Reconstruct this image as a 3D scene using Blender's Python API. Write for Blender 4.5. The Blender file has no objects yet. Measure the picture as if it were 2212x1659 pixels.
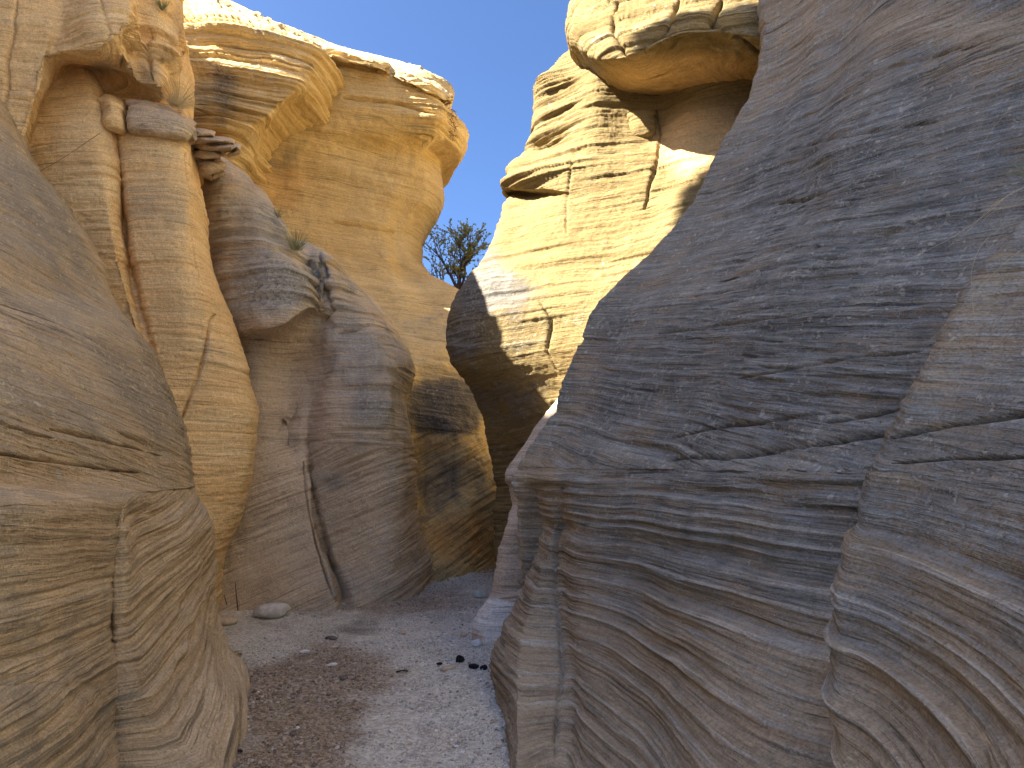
import bpy, math, random
import numpy as np
from mathutils import Vector

random.seed(7)
RNG = np.random.default_rng(11)
scene = bpy.context.scene
COL = scene.collection

# ------------------------------------------------------------------ camera
F = 1474.7                      # focal length for a 2212 x 1659 frame
CAMZ = 1.6
PITCH = math.atan(200.0 / F)
cp, sp = math.cos(PITCH), math.sin(PITCH)


def W(px, py, Y):
    """world point at forward distance Y that lies on the sight line of (px, py)"""
    dx = (px - 1106.0) / F
    dy = (829.5 - py) / F
    t = Y / (cp - dy * sp)
    return (dx * t, Y, CAMZ + t * (sp + dy * cp))


def project(P):
    x, y, z = P[..., 0], P[..., 1], P[..., 2] - CAMZ
    d = y * cp + z * sp
    u = -y * sp + z * cp
    ok = d > 0.15
    d = np.where(ok, d, 0.15)
    return 1106.0 + F * x / d, 829.5 - F * u / d, ok


# ------------------------------------------------------------------ noise
_perm = RNG.permutation(256).astype(np.int64)
_perm = np.concatenate([_perm, _perm, _perm])
_val = RNG.uniform(-1, 1, 256)


def vnoise(x, y, z):
    xi, yi, zi = np.floor(x), np.floor(y), np.floor(z)
    fx, fy, fz = x - xi, y - yi, z - zi
    xi = xi.astype(np.int64) & 255
    yi = yi.astype(np.int64) & 255
    zi = zi.astype(np.int64) & 255
    fx = fx * fx * fx * (fx * (fx * 6 - 15) + 10)
    fy = fy * fy * fy * (fy * (fy * 6 - 15) + 10)
    fz = fz * fz * fz * (fz * (fz * 6 - 15) + 10)

    def h(a, b, c):
        return _val[_perm[_perm[_perm[a] + b] + c]]
    x1, y1, z1 = (xi + 1) & 255, (yi + 1) & 255, (zi + 1) & 255
    a = h(xi, yi, zi) * (1 - fx) + h(x1, yi, zi) * fx
    b = h(xi, y1, zi) * (1 - fx) + h(x1, y1, zi) * fx
    c = h(xi, yi, z1) * (1 - fx) + h(x1, yi, z1) * fx
    d = h(xi, y1, z1) * (1 - fx) + h(x1, y1, z1) * fx
    return (a * (1 - fy) + b * fy) * (1 - fz) + (c * (1 - fy) + d * fy) * fz


_ROT = np.array([[0.36, 0.48, -0.8], [-0.8, 0.6, 0.0], [0.48, 0.64, 0.6]])


def fbm(P, s, octv=3, rough=0.5, off=0.0):
    P = P @ _ROT
    out, amp, tot = 0.0, 1.0, 0.0
    for o in range(octv):
        k = s * 2.03 ** o
        out = out + amp * vnoise(P[..., 0] * k + off + 17.3 * o, P[..., 1] * k + 5.1 + off, P[..., 2] * k + 9.7 * o)
        tot += amp
        amp *= rough
    return out / tot


def smooth(a, b, x):
    t = np.clip((x - a) / (b - a), 0, 1)
    return t * t * (3 - 2 * t)


# ------------------------------------------------------------------ lofted rock
def pchip(C, t):
    """monotone cubic along axis 0 of C (n, ...) at parameters t in [0, n-1]"""
    n = C.shape[0]
    d = np.diff(C, axis=0)
    m = np.zeros_like(C)
    m[0], m[-1] = d[0], d[-1]
    if n > 2:
        a, b = d[:-1], d[1:]
        same = a * b > 0
        m[1:-1] = np.where(same, 2 * a * b / np.where(same, a + b, 1), 0)
    # soften the flats a little so that lofts stay round, not pinched
    if n > 2:
        cr = (C[2:] - C[:-2]) * 0.5
        m[1:-1] = 0.72 * m[1:-1] + 0.28 * cr
    i = np.clip(np.floor(t).astype(int), 0, n - 2)
    f = (t - i).reshape((-1,) + (1,) * (C.ndim - 1))
    h00 = 2 * f ** 3 - 3 * f ** 2 + 1
    h10 = f ** 3 - 2 * f ** 2 + f
    h01 = -2 * f ** 3 + 3 * f ** 2
    h11 = f ** 3 - f ** 2
    return h00 * C[i] + h10 * m[i] + h01 * C[i + 1] + h11 * m[i + 1]


def ribs_world(ribs):
    out = []
    for r in ribs:
        if isinstance(r, np.ndarray):
            out.append(r)
        else:
            out.append(np.array([W(*p) for p in r]))
    return np.array(out)


def shift(rib, dx, dy, dz=0.0):
    base = rib if isinstance(rib, np.ndarray) else np.array([W(*p) for p in rib])
    return base + np.array([dx, dy, dz])


def rows(py, px, Y):
    return list(zip(px, py, Y))


def spans(CP, axis, res):
    px, py, ok = project(CP)
    px = np.clip(px, -120, 2330)
    py = np.clip(py, -120, 1780)
    d = np.hypot(np.diff(px, axis=axis), np.diff(py, axis=axis))
    L = d.max(axis=1 - axis)
    L = 0.5 * L + 0.5 * np.median(d, axis=1 - axis)
    return np.clip(np.round(L / res).astype(int), 10, 420)


def params(cnt):
    t = [np.linspace(i, i + 1, c, endpoint=False) for i, c in enumerate(cnt)]
    return np.concatenate(t + [np.array([float(len(cnt))])])


def normals(P):
    du = np.gradient(P, axis=0)
    dv = np.gradient(P, axis=1)
    n = np.cross(dv, du)
    l = np.linalg.norm(n, axis=-1, keepdims=True)
    return n / np.maximum(l, 1e-9)


def field(px, py, base, blobs):
    """smooth patches on the rock: (cx, cy, rx, ry, value)"""
    v = np.full(px.shape, float(base))
    for cx, cy, rx, ry, val in blobs:
        d2 = ((px - cx) / rx) ** 2 + ((py - cy) / ry) ** 2
        w = np.exp(-d2 ** 1.5)
        v = v * (1 - w) + val * w
    return v


def seg_dist(px, py, line, along=False):
    best = np.full(px.shape, 1e9)
    at = np.zeros(px.shape)
    ns = len(line) - 1
    k = 0
    for (x0, y0), (x1, y1) in zip(line[:-1], line[1:]):
        dx, dy = x1 - x0, y1 - y0
        L2 = dx * dx + dy * dy + 1e-9
        t = np.clip(((px - x0) * dx + (py - y0) * dy) / L2, 0, 1)
        h = np.hypot(px - x0 - t * dx, py - y0 - t * dy)
        if along:
            at = np.where(h < best, (k + t) / ns, at)
        k += 1
        best = np.minimum(best, h)
    return (best, at) if along else best


def mesh_grid(name, P, attrs, mat, parent=None, smooth_shade=True):
    nu, nv = P.shape[:2]
    me = bpy.data.meshes.new(name)
    me.vertices.add(nu * nv)
    me.vertices.foreach_set("co", P.reshape(-1).astype(np.float32))
    i = np.arange(nu * nv).reshape(nu, nv)
    q = np.stack([i[:-1, :-1], i[:-1, 1:], i[1:, 1:], i[1:, :-1]], axis=-1).reshape(-1)
    nf = (nu - 1) * (nv - 1)
    me.loops.add(nf * 4)
    me.loops.foreach_set("vertex_index", q.astype(np.int32))
    me.polygons.add(nf)
    me.polygons.foreach_set("loop_start", np.arange(0, nf * 4, 4, dtype=np.int32))
    me.polygons.foreach_set("use_smooth", np.full(nf, smooth_shade))
    me.update(calc_edges=True)
    for k, v in attrs.items():
        a = me.attributes.new(k, 'FLOAT', 'POINT')
        a.data.foreach_set("value", np.asarray(v, dtype=np.float32).reshape(-1))
    me.materials.append(mat)
    o = bpy.data.objects.new(name, me)
    COL.objects.link(o)
    if parent is not None:
        o.parent = parent
    return o


_layer_edges = np.cumsum(RNG.uniform(0.07, 0.24, 400)) - 6.0
_layer_rand = RNG.uniform(0.3, 1.0, 402)
_layer_rand2 = RNG.uniform(0, 1, 402)


def scallop(bed):
    """weathered beds: sharp lips with hollows between, 0 at the lip to -1 in the hollow"""
    k = np.searchsorted(_layer_edges, bed)
    k = np.clip(k, 1, 399)
    lo, hi = _layer_edges[k - 1], _layer_edges[k]
    f = (bed - lo) / (hi - lo)
    prof = np.sin(np.pi * np.clip(f, 0, 1) ** 0.65)
    return -prof * _layer_rand[k] * (hi - lo) / 0.15


def steps(bed, seed=0):
    """stepped ledges: every bed sticks out by its own random amount, edges rounded"""
    e = _layer_edges
    k = np.clip(np.searchsorted(e, bed), 1, 399)
    lo, hi = e[k - 1], e[k]
    f = (bed - lo) / (hi - lo)
    a = np.roll(_layer_rand2, seed)
    w = smooth(0.86, 1.0, f)
    return a[k] * (1 - w) + a[k + 1] * w - 0.5


def rock(name, ribs, mat, parent=None, res=2.6, bed=(0, 0), beds=None, big=0.10, mid=0.03, fine=0.008,
         lam=1.0, scal=0.0, ledge=0.0, notch=0.03, varn=0.0, vblobs=(), pale=0.0, pblobs=(), fleck=0.3, fblobs=(), warm_bounce=0.0, bounce_blobs=(),
         sblobs=(), lblobs=(), cracks=(), seed=0.0, rowmul=1.0, extra=None, scs=1.0, flake=0.007, damp=None):
    CP = ribs_world(ribs)
    cu = spans(CP, 0, res)
    cv = np.clip((spans(CP, 1, res) * rowmul).astype(int), 10, 420)
    tu, tv = params(cu), params(cv)
    P = pchip(CP, tu)                                  # (nu, K, 3)
    P = np.moveaxis(pchip(np.moveaxis(P, 1, 0), tv), 0, 1)
    n = normals(P)
    # broad weathering
    P = P + n * (big * fbm(P, 0.55, 3, 0.5, seed))[..., None]
    n = normals(P)
    px, py, ok = project(P)
    Pn = P + np.stack([fbm(P, 0.5, 2, 0.5, 31 + seed), fbm(P, 0.5, 2, 0.5, 57 + seed), fbm(P, 0.5, 2, 0.5, 83 + seed)], -1) * 0.12
    b = P[..., 2] + bed[0] * P[..., 0] + bed[1] * P[..., 1] + 0.07 * fbm(P, 0.45, 3, 0.55, 3 + seed) + 0.005 * fbm(P, 3.0, 2, 0.5, 8 + seed)
    if beds is not None:
        b = beds(P, b)
    q = np.stack([P[..., 0] * 0.35, P[..., 1] * 0.35, b], -1)
    mask = 0.55 + 0.45 * fbm(P, 0.9, 2, 0.5, 41 + seed)
    d = np.zeros(b.shape)

    def n1(freq, off, lat=1.0):
        return vnoise(q[..., 0] * lat * 1.3 + off, q[..., 1] * lat * 1.3 + 3.3, b * freq + off)
    d += lam * (0.035 * n1(1.7, 1.1) + 0.022 * n1(4.3, 7.7) + 0.016 * mask * n1(11.0, 13.1, 1.6) + 0.009 * mask * n1(26.0, 3.9, 2.2) + 0.005 * n1(60.0, 21.0, 3.0))
    g = n1(9.0, 33.0, 1.2)
    g2 = n1(19.0, 44.0, 2.0)
    nm = smooth(-0.25, 0.5, fbm(P, 0.8, 2, 0.5, 71 + seed))
    d -= notch * (smooth(0.42, 0.62, g) * (0.3 + 0.7 * nm) + 0.55 * smooth(0.45, 0.62, g2) * nm)
    sc = field(px, py, scal, sblobs)
    if scal or sblobs:
        d += sc * (scallop(b * scs + 0.02 * fbm(P, 1.5, 2, 0.5, 91)) + 0.35 * scallop(b * scs * 3.1 + 0.7)) * (0.65 + 0.5 * fbm(P, 0.8, 2, 0.5, 93))
    lip = np.clip(sc / 0.05, 0, 1) * smooth(-0.45, -0.05, scallop(b * scs + 0.02 * fbm(P, 1.5, 2, 0.5, 91))) if (scal or sblobs) else np.zeros(b.shape)
    lg = field(px, py, ledge, lblobs)
    if ledge or lblobs:
        bb = b * 1.0 + 0.03 * fbm(P, 1.2, 3, 0.6, 19 + seed)
        cell = 0.5 + 0.5 * fbm(np.stack([P[..., 0], P[..., 1], b * 3], -1), 1.4, 2, 0.5, 63)
        d += lg * (steps(bb, 3) * (0.4 + 0.9 * cell) + 0.5 * steps(bb * 2.7 + 1, 9))
    if damp is not None:
        d *= damp(P)
    P = P + n * np.array([1.0, 1.0, 0.22]) * d[..., None]
    d = mid * fbm(P, 2.2, 3, 0.55, 5 + seed) + fine * fbm(P, 14.0, 3, 0.6, 2 + seed)
    if flake:
        S = np.stack([P[..., 0] * 1.2, P[..., 1] * 1.2, b * 13.0], -1)
        fk = fbm(S, 1.0, 4, 0.55, 27 + seed)
        S2 = np.stack([P[..., 0] * 4.0, P[..., 1] * 4.0, b * 34.0], -1)
        fk2 = fbm(S2, 1.0, 3, 0.55, 29 + seed)
        d -= flake * (smooth(0.06, 0.12, fk) + 0.5 * smooth(0.12, 0.18, fk2) - 0.6 * smooth(0.10, 0.15, -fk)) * (0.5 + 0.9 * smooth(-0.2, 0.3, fbm(P, 0.7, 2, 0.5, 28)))
    if extra is not None:
        d += extra(P, b, px, py)
    for line, w, depth in cracks:
        wob = 4.0 * fbm(P, 2.0, 2, 0.5, 12) + 1.8 * fbm(P, 13.0, 3, 0.6, 14)
        dd, tt = seg_dist(px + wob, py + 0.8 * fbm(P, 11.0, 2, 0.5, 15), line, True)
        w = w * (0.25 + 0.75 * np.sin(np.pi * np.clip(tt, 0, 1)) ** 0.6)
        k = np.exp(-np.maximum(dd - 0.5, 0) / (0.75 * w)) * (0.55 + 0.9 * np.clip(0.5 + fbm(P, 3.0, 2, 0.5, 16), 0, 1))
        d -= depth * k
    P = P + n * d[..., None]
    fl = field(px, py, fleck, fblobs)
    attrs = {"bed": b, "varn": field(px, py, varn, vblobs), "pale": field(px, py, pale, pblobs), "fleck": fl, "warm_bounce": field(px, py, warm_bounce, bounce_blobs), "lip": lip}
    return mesh_grid(name, P, attrs, mat, parent)


# ------------------------------------------------------------------ materials
def nt(mat):
    mat.use_nodes = True
    t = mat.node_tree
    t.nodes.clear()
    return t


class NB:
    def __init__(self, tree):
        self.t = tree

    def n(self, kind, **kw):
        nd = self.t.nodes.new(kind)
        for k, v in kw.items():
            setattr(nd, k, v)
        return nd

    def link(self, a, b):
        self.t.links.new(a, b)

    def math(self, op, a, b=None, clamp=False):
        nd = self.n('ShaderNodeMath', operation=op, use_clamp=clamp)
        for i, v in enumerate((a, b)):
            if v is None:
                continue
            if isinstance(v, (int, float)):
                nd.inputs[i].default_value = v
            else:
                self.link(v, nd.inputs[i])
        return nd.outputs[0]

    def rng(self, v, a, b, c=0.0, d=1.0):
        nd = self.n('ShaderNodeMapRange', interpolation_type='SMOOTHSTEP')
        self.link(v, nd.inputs[0])
        for i, x in enumerate((a, b, c, d)):
            nd.inputs[1 + i].default_value = x
        return nd.outputs[0]

    def mix(self, f, a, b, mode='MIX'):
        nd = self.n('ShaderNodeMix', data_type='RGBA', blend_type=mode)
        for s, v in ((nd.inputs[0], f), (nd.inputs[6], a), (nd.inputs[7], b)):
            if isinstance(v, (int, float)):
                s.default_value = v
            elif isinstance(v, tuple):
                s.default_value = (*v, 1.0)
            else:
                self.link(v, s)
        return nd.outputs[2]

    def noise(self, vec, scale, detail=4.0, rough=0.55, dist=0.0):
        nd = self.n('ShaderNodeTexNoise', noise_dimensions='3D')
        nd.inputs['Scale'].default_value = scale
        nd.inputs['Detail'].default_value = detail
        nd.inputs['Roughness'].default_value = rough
        nd.inputs['Distortion'].default_value = dist
        if vec is not None:
            self.link(vec, nd.inputs['Vector'])
        return nd.outputs['Fac']

    def attr(self, name):
        return self.n('ShaderNodeAttribute', attribute_name=name).outputs['Fac']


def rock_material(name, a, b, dark, darkb, pale, fleck_col=(0.42, 0.36, 0.27), lamcon=1.0, bump=1.0, pit=0.3, rust=(0.30, 0.15, 0.06), rustamt=0.25, bounce_col=(0.60, 0.36, 0.13), line=0.55):
    mat = bpy.data.materials.new(name)
    B = NB(nt(mat))
    out = B.n('ShaderNodeOutputMaterial')
    bs = B.n('ShaderNodeBsdfPrincipled')
    bs.inputs['Roughness'].default_value = 0.92
    bs.inputs['Specular IOR Level'].default_value = 0.18
    B.link(bs.outputs[0], out.inputs[0])
    pos = B.n('ShaderNodeNewGeometry').outputs['Position']
    sep = B.n('ShaderNodeSeparateXYZ')
    B.link(pos, sep.inputs[0])
    bed = B.attr('bed')

    def bv(lat, k, off=0.0):
        c = B.n('ShaderNodeCombineXYZ')
        B.link(B.math('MULTIPLY', sep.outputs[0], lat), c.inputs[0])
        B.link(B.math('MULTIPLY', sep.outputs[1], lat), c.inputs[1])
        B.link(B.math('MULTIPLY_ADD', bed, k), c.inputs[2])
        c.inputs[2].links[0].from_node.inputs[2].default_value = off
        return c.outputs[0]
    lamc = B.noise(bv(0.45, 5.0), 1.0, 5, 0.62)
    lamm = B.noise(bv(1.1, 26.0, 4.0), 1.0, 5, 0.66)
    lamf = B.noise(bv(3.2, 95.0, 9.0), 1.0, 3, 0.6)
    blot = B.noise(pos, 1.1, 6, 0.6)
    blot2 = B.noise(pos, 5.5, 5, 0.62)
    grain = B.noise(pos, 85.0, 3, 0.65)
    grain2 = B.noise(pos, 26.0, 4, 0.7)
    # clean stone
    t = B.math('ADD', B.math('MULTIPLY', lamc, 0.7), B.math('MULTIPLY', lamm, 0.6 * lamcon))
    t = B.math('ADD', t, B.math('MULTIPLY', blot, 0.45))
    t = B.rng(t, 0.62, 1.12)
    col = B.mix(t, a, b)
    col = B.mix(B.math('MULTIPLY', B.rng(B.noise(bv(0.5, 13.0, 21.0), 1.0, 4, 0.6), 0.56, 0.72), rustamt), col, rust)
    pl = B.math('ADD', B.attr('pale'), B.math('MULTIPLY', B.math('SUBTRACT', B.math('ADD', lamc, blot2), 1.0), 1.3))
    col = B.mix(B.rng(pl, 0.3, 0.75), col, pale)
    wm = B.math('ADD', B.attr('warm_bounce'), B.math('MULTIPLY', B.math('SUBTRACT', blot, 0.5), 0.5))
    col = B.mix(B.rng(wm, 0.15, 0.95), col, bounce_col)  # orange tint that stands in for warm bounced light
    # desert varnish
    dk = B.mix(B.rng(B.math('ADD', B.math('MULTIPLY', lamm, 0.8), B.math('MULTIPLY', blot2, 0.4)), 0.42, 0.82), dark, darkb)
    v = B.math('ADD', B.attr('varn'), B.math('MULTIPLY', B.math('SUBTRACT', blot, 0.5), 0.9))
    v = B.math('ADD', v, B.math('MULTIPLY', B.math('SUBTRACT', lamm, 0.5), 1.1 * lamcon))
    v = B.math('ADD', v, B.math('MULTIPLY', B.math('SUBTRACT', grain2, 0.5), 0.55))
    cs = B.n('ShaderNodeVectorMath', operation='MULTIPLY')
    B.link(pos, cs.inputs[0])
    cs.inputs[1].default_value = (2.6, 2.6, 0.22)
    v = B.math('ADD', v, B.math('MULTIPLY', B.math('SUBTRACT', B.noise(cs.outputs[0], 1.0, 5, 0.6), 0.5), 0.75))
    vm = B.rng(v, 0.22, 0.80)
    col = B.mix(vm, col, dk)
    lipm = B.rng(B.math('ADD', B.attr('lip'), B.math('MULTIPLY', B.math('SUBTRACT', B.math('ADD', lamm, blot2), 1.0), 0.9)), 0.55, 1.0)
    col = B.mix(B.math('MULTIPLY', lipm, 0.55), col, fleck_col)
    # pale chips and lichen
    fl = B.attr('fleck')
    chip = B.noise(pos, 23.0, 6, 0.62, 0.25)
    chipm = B.math('ADD', chip, B.math('MULTIPLY', B.math('SUBTRACT', B.noise(pos, 2.2, 3, 0.6), 0.5), 0.35))
    chipm = B.rng(B.math('ADD', chipm, B.math('MULTIPLY', fl, 0.16)), 0.665, 0.715)
    col = B.mix(B.math('MULTIPLY', chipm, 0.55), col, fleck_col)
    vor = B.n('ShaderNodeTexVoronoi', feature='F1')
    vor.inputs['Scale'].default_value = 7.0
    vor.inputs['Randomness'].default_value = 1.0
    B.link(pos, vor.inputs['Vector'])
    wob = B.math('ADD', vor.outputs['Distance'], B.math('MULTIPLY', B.math('SUBTRACT', grain2, 0.5), 0.35))
    rnd = B.n('ShaderNodeSeparateColor')
    B.link(vor.outputs['Color'], rnd.inputs[0])
    spot = B.math('MULTIPLY', B.math('LESS_THAN', wob, B.math('MULTIPLY', rnd.outputs[1], 0.17)), B.math('GREATER_THAN', B.math('ADD', rnd.outputs[0], B.math('MULTIPLY', fl, 0.35)), 1.0))
    col = B.mix(B.math('MULTIPLY', spot, 0.85), col, (0.46, 0.45, 0.41))
    # grain, fine laminae and thin dark partings
    gm = B.math('MULTIPLY_ADD', B.math('ADD', grain, B.math('MULTIPLY', grain2, 0.6)), 1.15)
    gm.node.inputs[2].default_value = 0.08
    lf = B.math('MULTIPLY_ADD', lamf, 1.0 * lamcon)
    lf.node.inputs[2].default_value = 1.0 - 0.5 * lamcon
    mul = B.math('MULTIPLY', gm, lf)
    l1 = B.rng(B.noise(bv(0.8, 40.0, 31.0), 1.0, 4, 0.65), 0.56, 0.70, 0.0, line)
    l2 = B.rng(B.noise(bv(0.45, 15.0, 57.0), 1.0, 5, 0.7), 0.57, 0.68, 0.0, line * 0.8)
    patch = B.rng(B.noise(pos, 0.9, 4, 0.6), 0.38, 0.62, 0.25, 1.0)
    lines = B.math('SUBTRACT', 1.0, B.math('MULTIPLY', B.math('MAXIMUM', l1, l2), patch))
    mul = B.math('MULTIPLY', mul, lines)
    cc = B.n('ShaderNodeCombineColor')
    for i in range(3):
        B.link(mul, cc.inputs[i])
    col = B.mix(1.0, col, cc.outputs[0], 'MULTIPLY')
    B.link(col, bs.inputs['Base Color'])
    # relief finer than the mesh
    h = B.math('ADD', B.math('MULTIPLY', lamm, 0.030 * lamcon), B.math('MULTIPLY', lamf, 0.014 * lamcon))
    h = B.math('ADD', h, B.math('MULTIPLY', grain2, 0.024 * (0.6 + pit)))
    h = B.math('ADD', h, B.math('MULTIPLY', grain, 0.006))
    h = B.math('ADD', h, B.math('MULTIPLY', lines, 0.012))
    h = B.math('ADD', h, B.math('MULTIPLY', chipm, -0.006))
    bp = B.n('ShaderNodeBump')
    bp.inputs['Strength'].default_value = bump
    bp.inputs['Distance'].default_value = 1.0
    B.link(h, bp.inputs['Height'])
    B.link(bp.outputs[0], bs.inputs['Normal'])
    return mat


TAN_A, TAN_B = (0.74, 0.50, 0.235), (0.84, 0.65, 0.37)
M_near_right = rock_material('grey_varnished_sandstone', (0.28, 0.212, 0.135), (0.42, 0.34, 0.235), (0.130, 0.131, 0.120), (0.335, 0.33, 0.295), (0.44, 0.38, 0.29), (0.50, 0.47, 0.40), lamcon=1.2, bump=1.0, line=0.72)
M_near_left = rock_material('banded_brown_sandstone', (0.42, 0.31, 0.19), (0.62, 0.49, 0.33), (0.19, 0.165, 0.13), (0.37, 0.325, 0.255), (0.66, 0.52, 0.33), (0.62, 0.50, 0.31), lamcon=1.1, bump=0.9)
M_tan = rock_material('orange_tan_sandstone', TAN_A, TAN_B, (0.24, 0.205, 0.165), (0.40, 0.34, 0.26), (0.70, 0.56, 0.36), (0.64, 0.53, 0.36), lamcon=0.7, bump=0.8, rustamt=0.15)
M_gold = rock_material('golden_cliff_sandstone', (0.60, 0.43, 0.19), (0.74, 0.58, 0.30), (0.085, 0.08, 0.078), (0.24, 0.205, 0.16), (0.72, 0.60, 0.40), (0.55, 0.47, 0.34), lamcon=0.8, bump=0.8, rustamt=0.2)
M_grey = rock_material('grey_weathered_sandstone', (0.52, 0.40, 0.27), (0.66, 0.54, 0.39), (0.15, 0.147, 0.14), (0.42, 0.405, 0.365), (0.58, 0.53, 0.43), (0.56, 0.53, 0.45), lamcon=0.9, bump=0.9)
M_cream = rock_material('cream_sunlit_sandstone', (0.20, 0.140, 0.058), (0.25, 0.19, 0.085), (0.085, 0.08, 0.077), (0.22, 0.20, 0.165), (0.36, 0.305, 0.20), (0.36, 0.31, 0.22), lamcon=0.9, bump=0.8, rustamt=0.15, bounce_col=(0.62, 0.41, 0.18))


M_pillar = rock_material('pale_banded_sandstone', (0.46, 0.36, 0.26), (0.60, 0.50, 0.38), (0.24, 0.22, 0.20), (0.38, 0.35, 0.31), (0.70, 0.665, 0.60), (0.66, 0.63, 0.57), lamcon=0.9, bump=0.8)


def plain_material(name, c1, c2, scale=12.0, bump=0.3, rough=0.9, attr=None):
    mat = bpy.data.materials.new(name)
    B = NB(nt(mat))
    out = B.n('ShaderNodeOutputMaterial')
    bs = B.n('ShaderNodeBsdfPrincipled')
    bs.inputs['Roughness'].default_value = rough
    bs.inputs['Specular IOR Level'].default_value = 0.2
    B.link(bs.outputs[0], out.inputs[0])
    tc = B.n('ShaderNodeTexCoord').outputs['Object']
    f = B.noise(tc, scale, 5, 0.65)
    col = B.mix(B.rng(f, 0.3, 0.7), c1, c2)
    B.link(col, bs.inputs['Base Color'])
    bp = B.n('ShaderNodeBump')
    bp.inputs['Strength'].default_value = bump
    bp.inputs['Distance'].default_value = 0.02
    B.link(B.noise(tc, scale * 3, 4, 0.7), bp.inputs['Height'])
    B.link(bp.outputs[0], bs.inputs['Normal'])
    return mat


# ------------------------------------------------------------------ tagging
def tag(o, label=None, cat=None, group=None, kind=None):
    if label:
        o['label'] = label
    if cat:
        o['category'] = cat
    if group:
        o['group'] = group
    if kind:
        o['kind'] = kind
    return o


def empty(name, loc, label, cat, group=None, kind=None):
    o = bpy.data.objects.new(name, None)
    COL.objects.link(o)
    o.location = loc
    o.empty_display_size = 0.2
    return tag(o, label, cat, group, kind)


# ------------------------------------------------------------------ the canyon walls
def fix_parent(o, root):
    o.parent = root
    o.matrix_parent_inverse = root.matrix_world.inverted() if False else __import__('mathutils').Matrix.Translation(-root.location)


def rock_root(name, loc, label, cat):
    return empty(name, loc, label, cat, None, 'thing')


def Wn(*pts):
    return np.array([W(*p) for p in pts])


# ---- near right wall
R1Y = [-500, 0, 75, 195, 330, 450, 530, 660, 770, 880, 970, 1035, 1054, 1085, 1130, 1190, 1250, 1330, 1450, 1659, 1900]
rA = rows(R1Y, [1640, 1632, 1641, 1612, 1545, 1490, 1420, 1290, 1235, 1195, 1140, 1096, 1103, 1113, 1107, 1114, 1124, 1130, 1130, 1130, 1130],
          [7.6, 7.4, 7.3, 7.1, 6.9, 6.8, 6.7, 6.6, 6.5, 6.4, 6.3, 6.2, 6.22, 6.32, 6.32, 6.32, 6.32, 6.32, 6.32, 6.32, 6.32])
rG = rows(R1Y, [1700, 1690, 1690, 1665, 1600, 1545, 1480, 1350, 1290, 1245, 1185, 1137, 1148, 1160, 1162, 1160, 1150, 1145, 1145, 1145, 1145],
          [7.2, 7.0, 6.9, 6.7, 6.5, 6.4, 6.3, 6.25, 6.2, 6.15, 6.1, 6.0, 6.08, 6.14, 6.16, 6.16, 6.14, 6.2, 6.2, 6.2, 6.2])
rAm = rows(R1Y, [1668, 1660, 1664, 1637, 1570, 1516, 1448, 1318, 1261, 1219, 1162, 1116, 1118, 1126, 1124, 1128, 1130, 1132, 1132, 1132, 1132],
           [7.4, 7.2, 7.1, 6.9, 6.7, 6.6, 6.5, 6.42, 6.35, 6.27, 6.2, 6.08, 6.1, 6.14, 6.14, 6.14, 6.14, 6.14, 6.14, 6.14, 6.14])
rB = rows(R1Y, [1740, 1730, 1725, 1700, 1640, 1585, 1520, 1395, 1330, 1285, 1220, 1157, 1158, 1158, 1160, 1148, 1122, 1090, 1057, 1070, 1075],
          [6.9, 6.7, 6.6, 6.4, 6.2, 6.1, 6.0, 5.95, 5.9, 5.85, 5.8, 5.75, 5.92, 6.06, 6.08, 6.05, 5.97, 5.8, 5.5, 5.1, 4.9])
rBC = rows(R1Y, [1770, 1760, 1750, 1725, 1670, 1617, 1555, 1430, 1365, 1317, 1252, 1185, 1180, 1180, 1182, 1172, 1155, 1130, 1110, 1108, 1108],
           [6.6, 6.4, 6.3, 6.1, 5.95, 5.85, 5.75, 5.7, 5.65, 5.6, 5.55, 5.5, 5.58, 5.66, 5.66, 5.58, 5.42, 5.15, 4.65, 3.78, 3.3])
rC = rows(R1Y, [1800, 1790, 1780, 1750, 1700, 1650, 1590, 1470, 1400, 1350, 1285, 1213, 1200, 1195, 1203, 1197, 1197, 1204, 1214, 1200, 1190],
          [6.4, 6.2, 6.1, 5.9, 5.7, 5.6, 5.5, 5.45, 5.4, 5.35, 5.35, 5.36, 5.48, 5.6, 5.6, 5.52, 5.38, 5.1, 4.62, 3.86, 3.35])
rD = rows(R1Y, [1840, 1830, 1815, 1785, 1735, 1685, 1625, 1505, 1435, 1385, 1320, 1247, 1232, 1222, 1228, 1224, 1226, 1234, 1245, 1235, 1225],
          [6.1, 5.95, 5.85, 5.65, 5.45, 5.35, 5.25, 5.2, 5.15, 5.15, 5.15, 5.15, 5.2, 5.3, 5.3, 5.2, 5.1, 4.85, 4.4, 3.72, 3.2])
rE = rows(R1Y, [1930, 1910, 1890, 1860, 1800, 1760, 1700, 1600, 1540, 1490, 1430, 1370, 1350, 1340, 1340, 1345, 1350, 1360, 1370, 1370, 1365],
          [5.4, 5.2, 5.1, 4.95, 4.8, 4.7, 4.65, 4.6, 4.6, 4.6, 4.65, 4.7, 4.7, 4.7, 4.65, 4.55, 4.45, 4.25, 3.9, 3.35, 2.9])
rF = rows(R1Y, [2150, 2120, 2080, 2040, 1980, 1930, 1880, 1790, 1740, 1690, 1640, 1580, 1570, 1560, 1555, 1550, 1550, 1550, 1550, 1550, 1550],
          [4.4, 4.3, 4.2, 4.1, 4.0, 3.9, 3.85, 3.75, 3.7, 3.7, 3.7, 3.7, 3.7, 3.7, 3.65, 3.6, 3.5, 3.35, 3.1, 2.72, 2.4])
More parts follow.
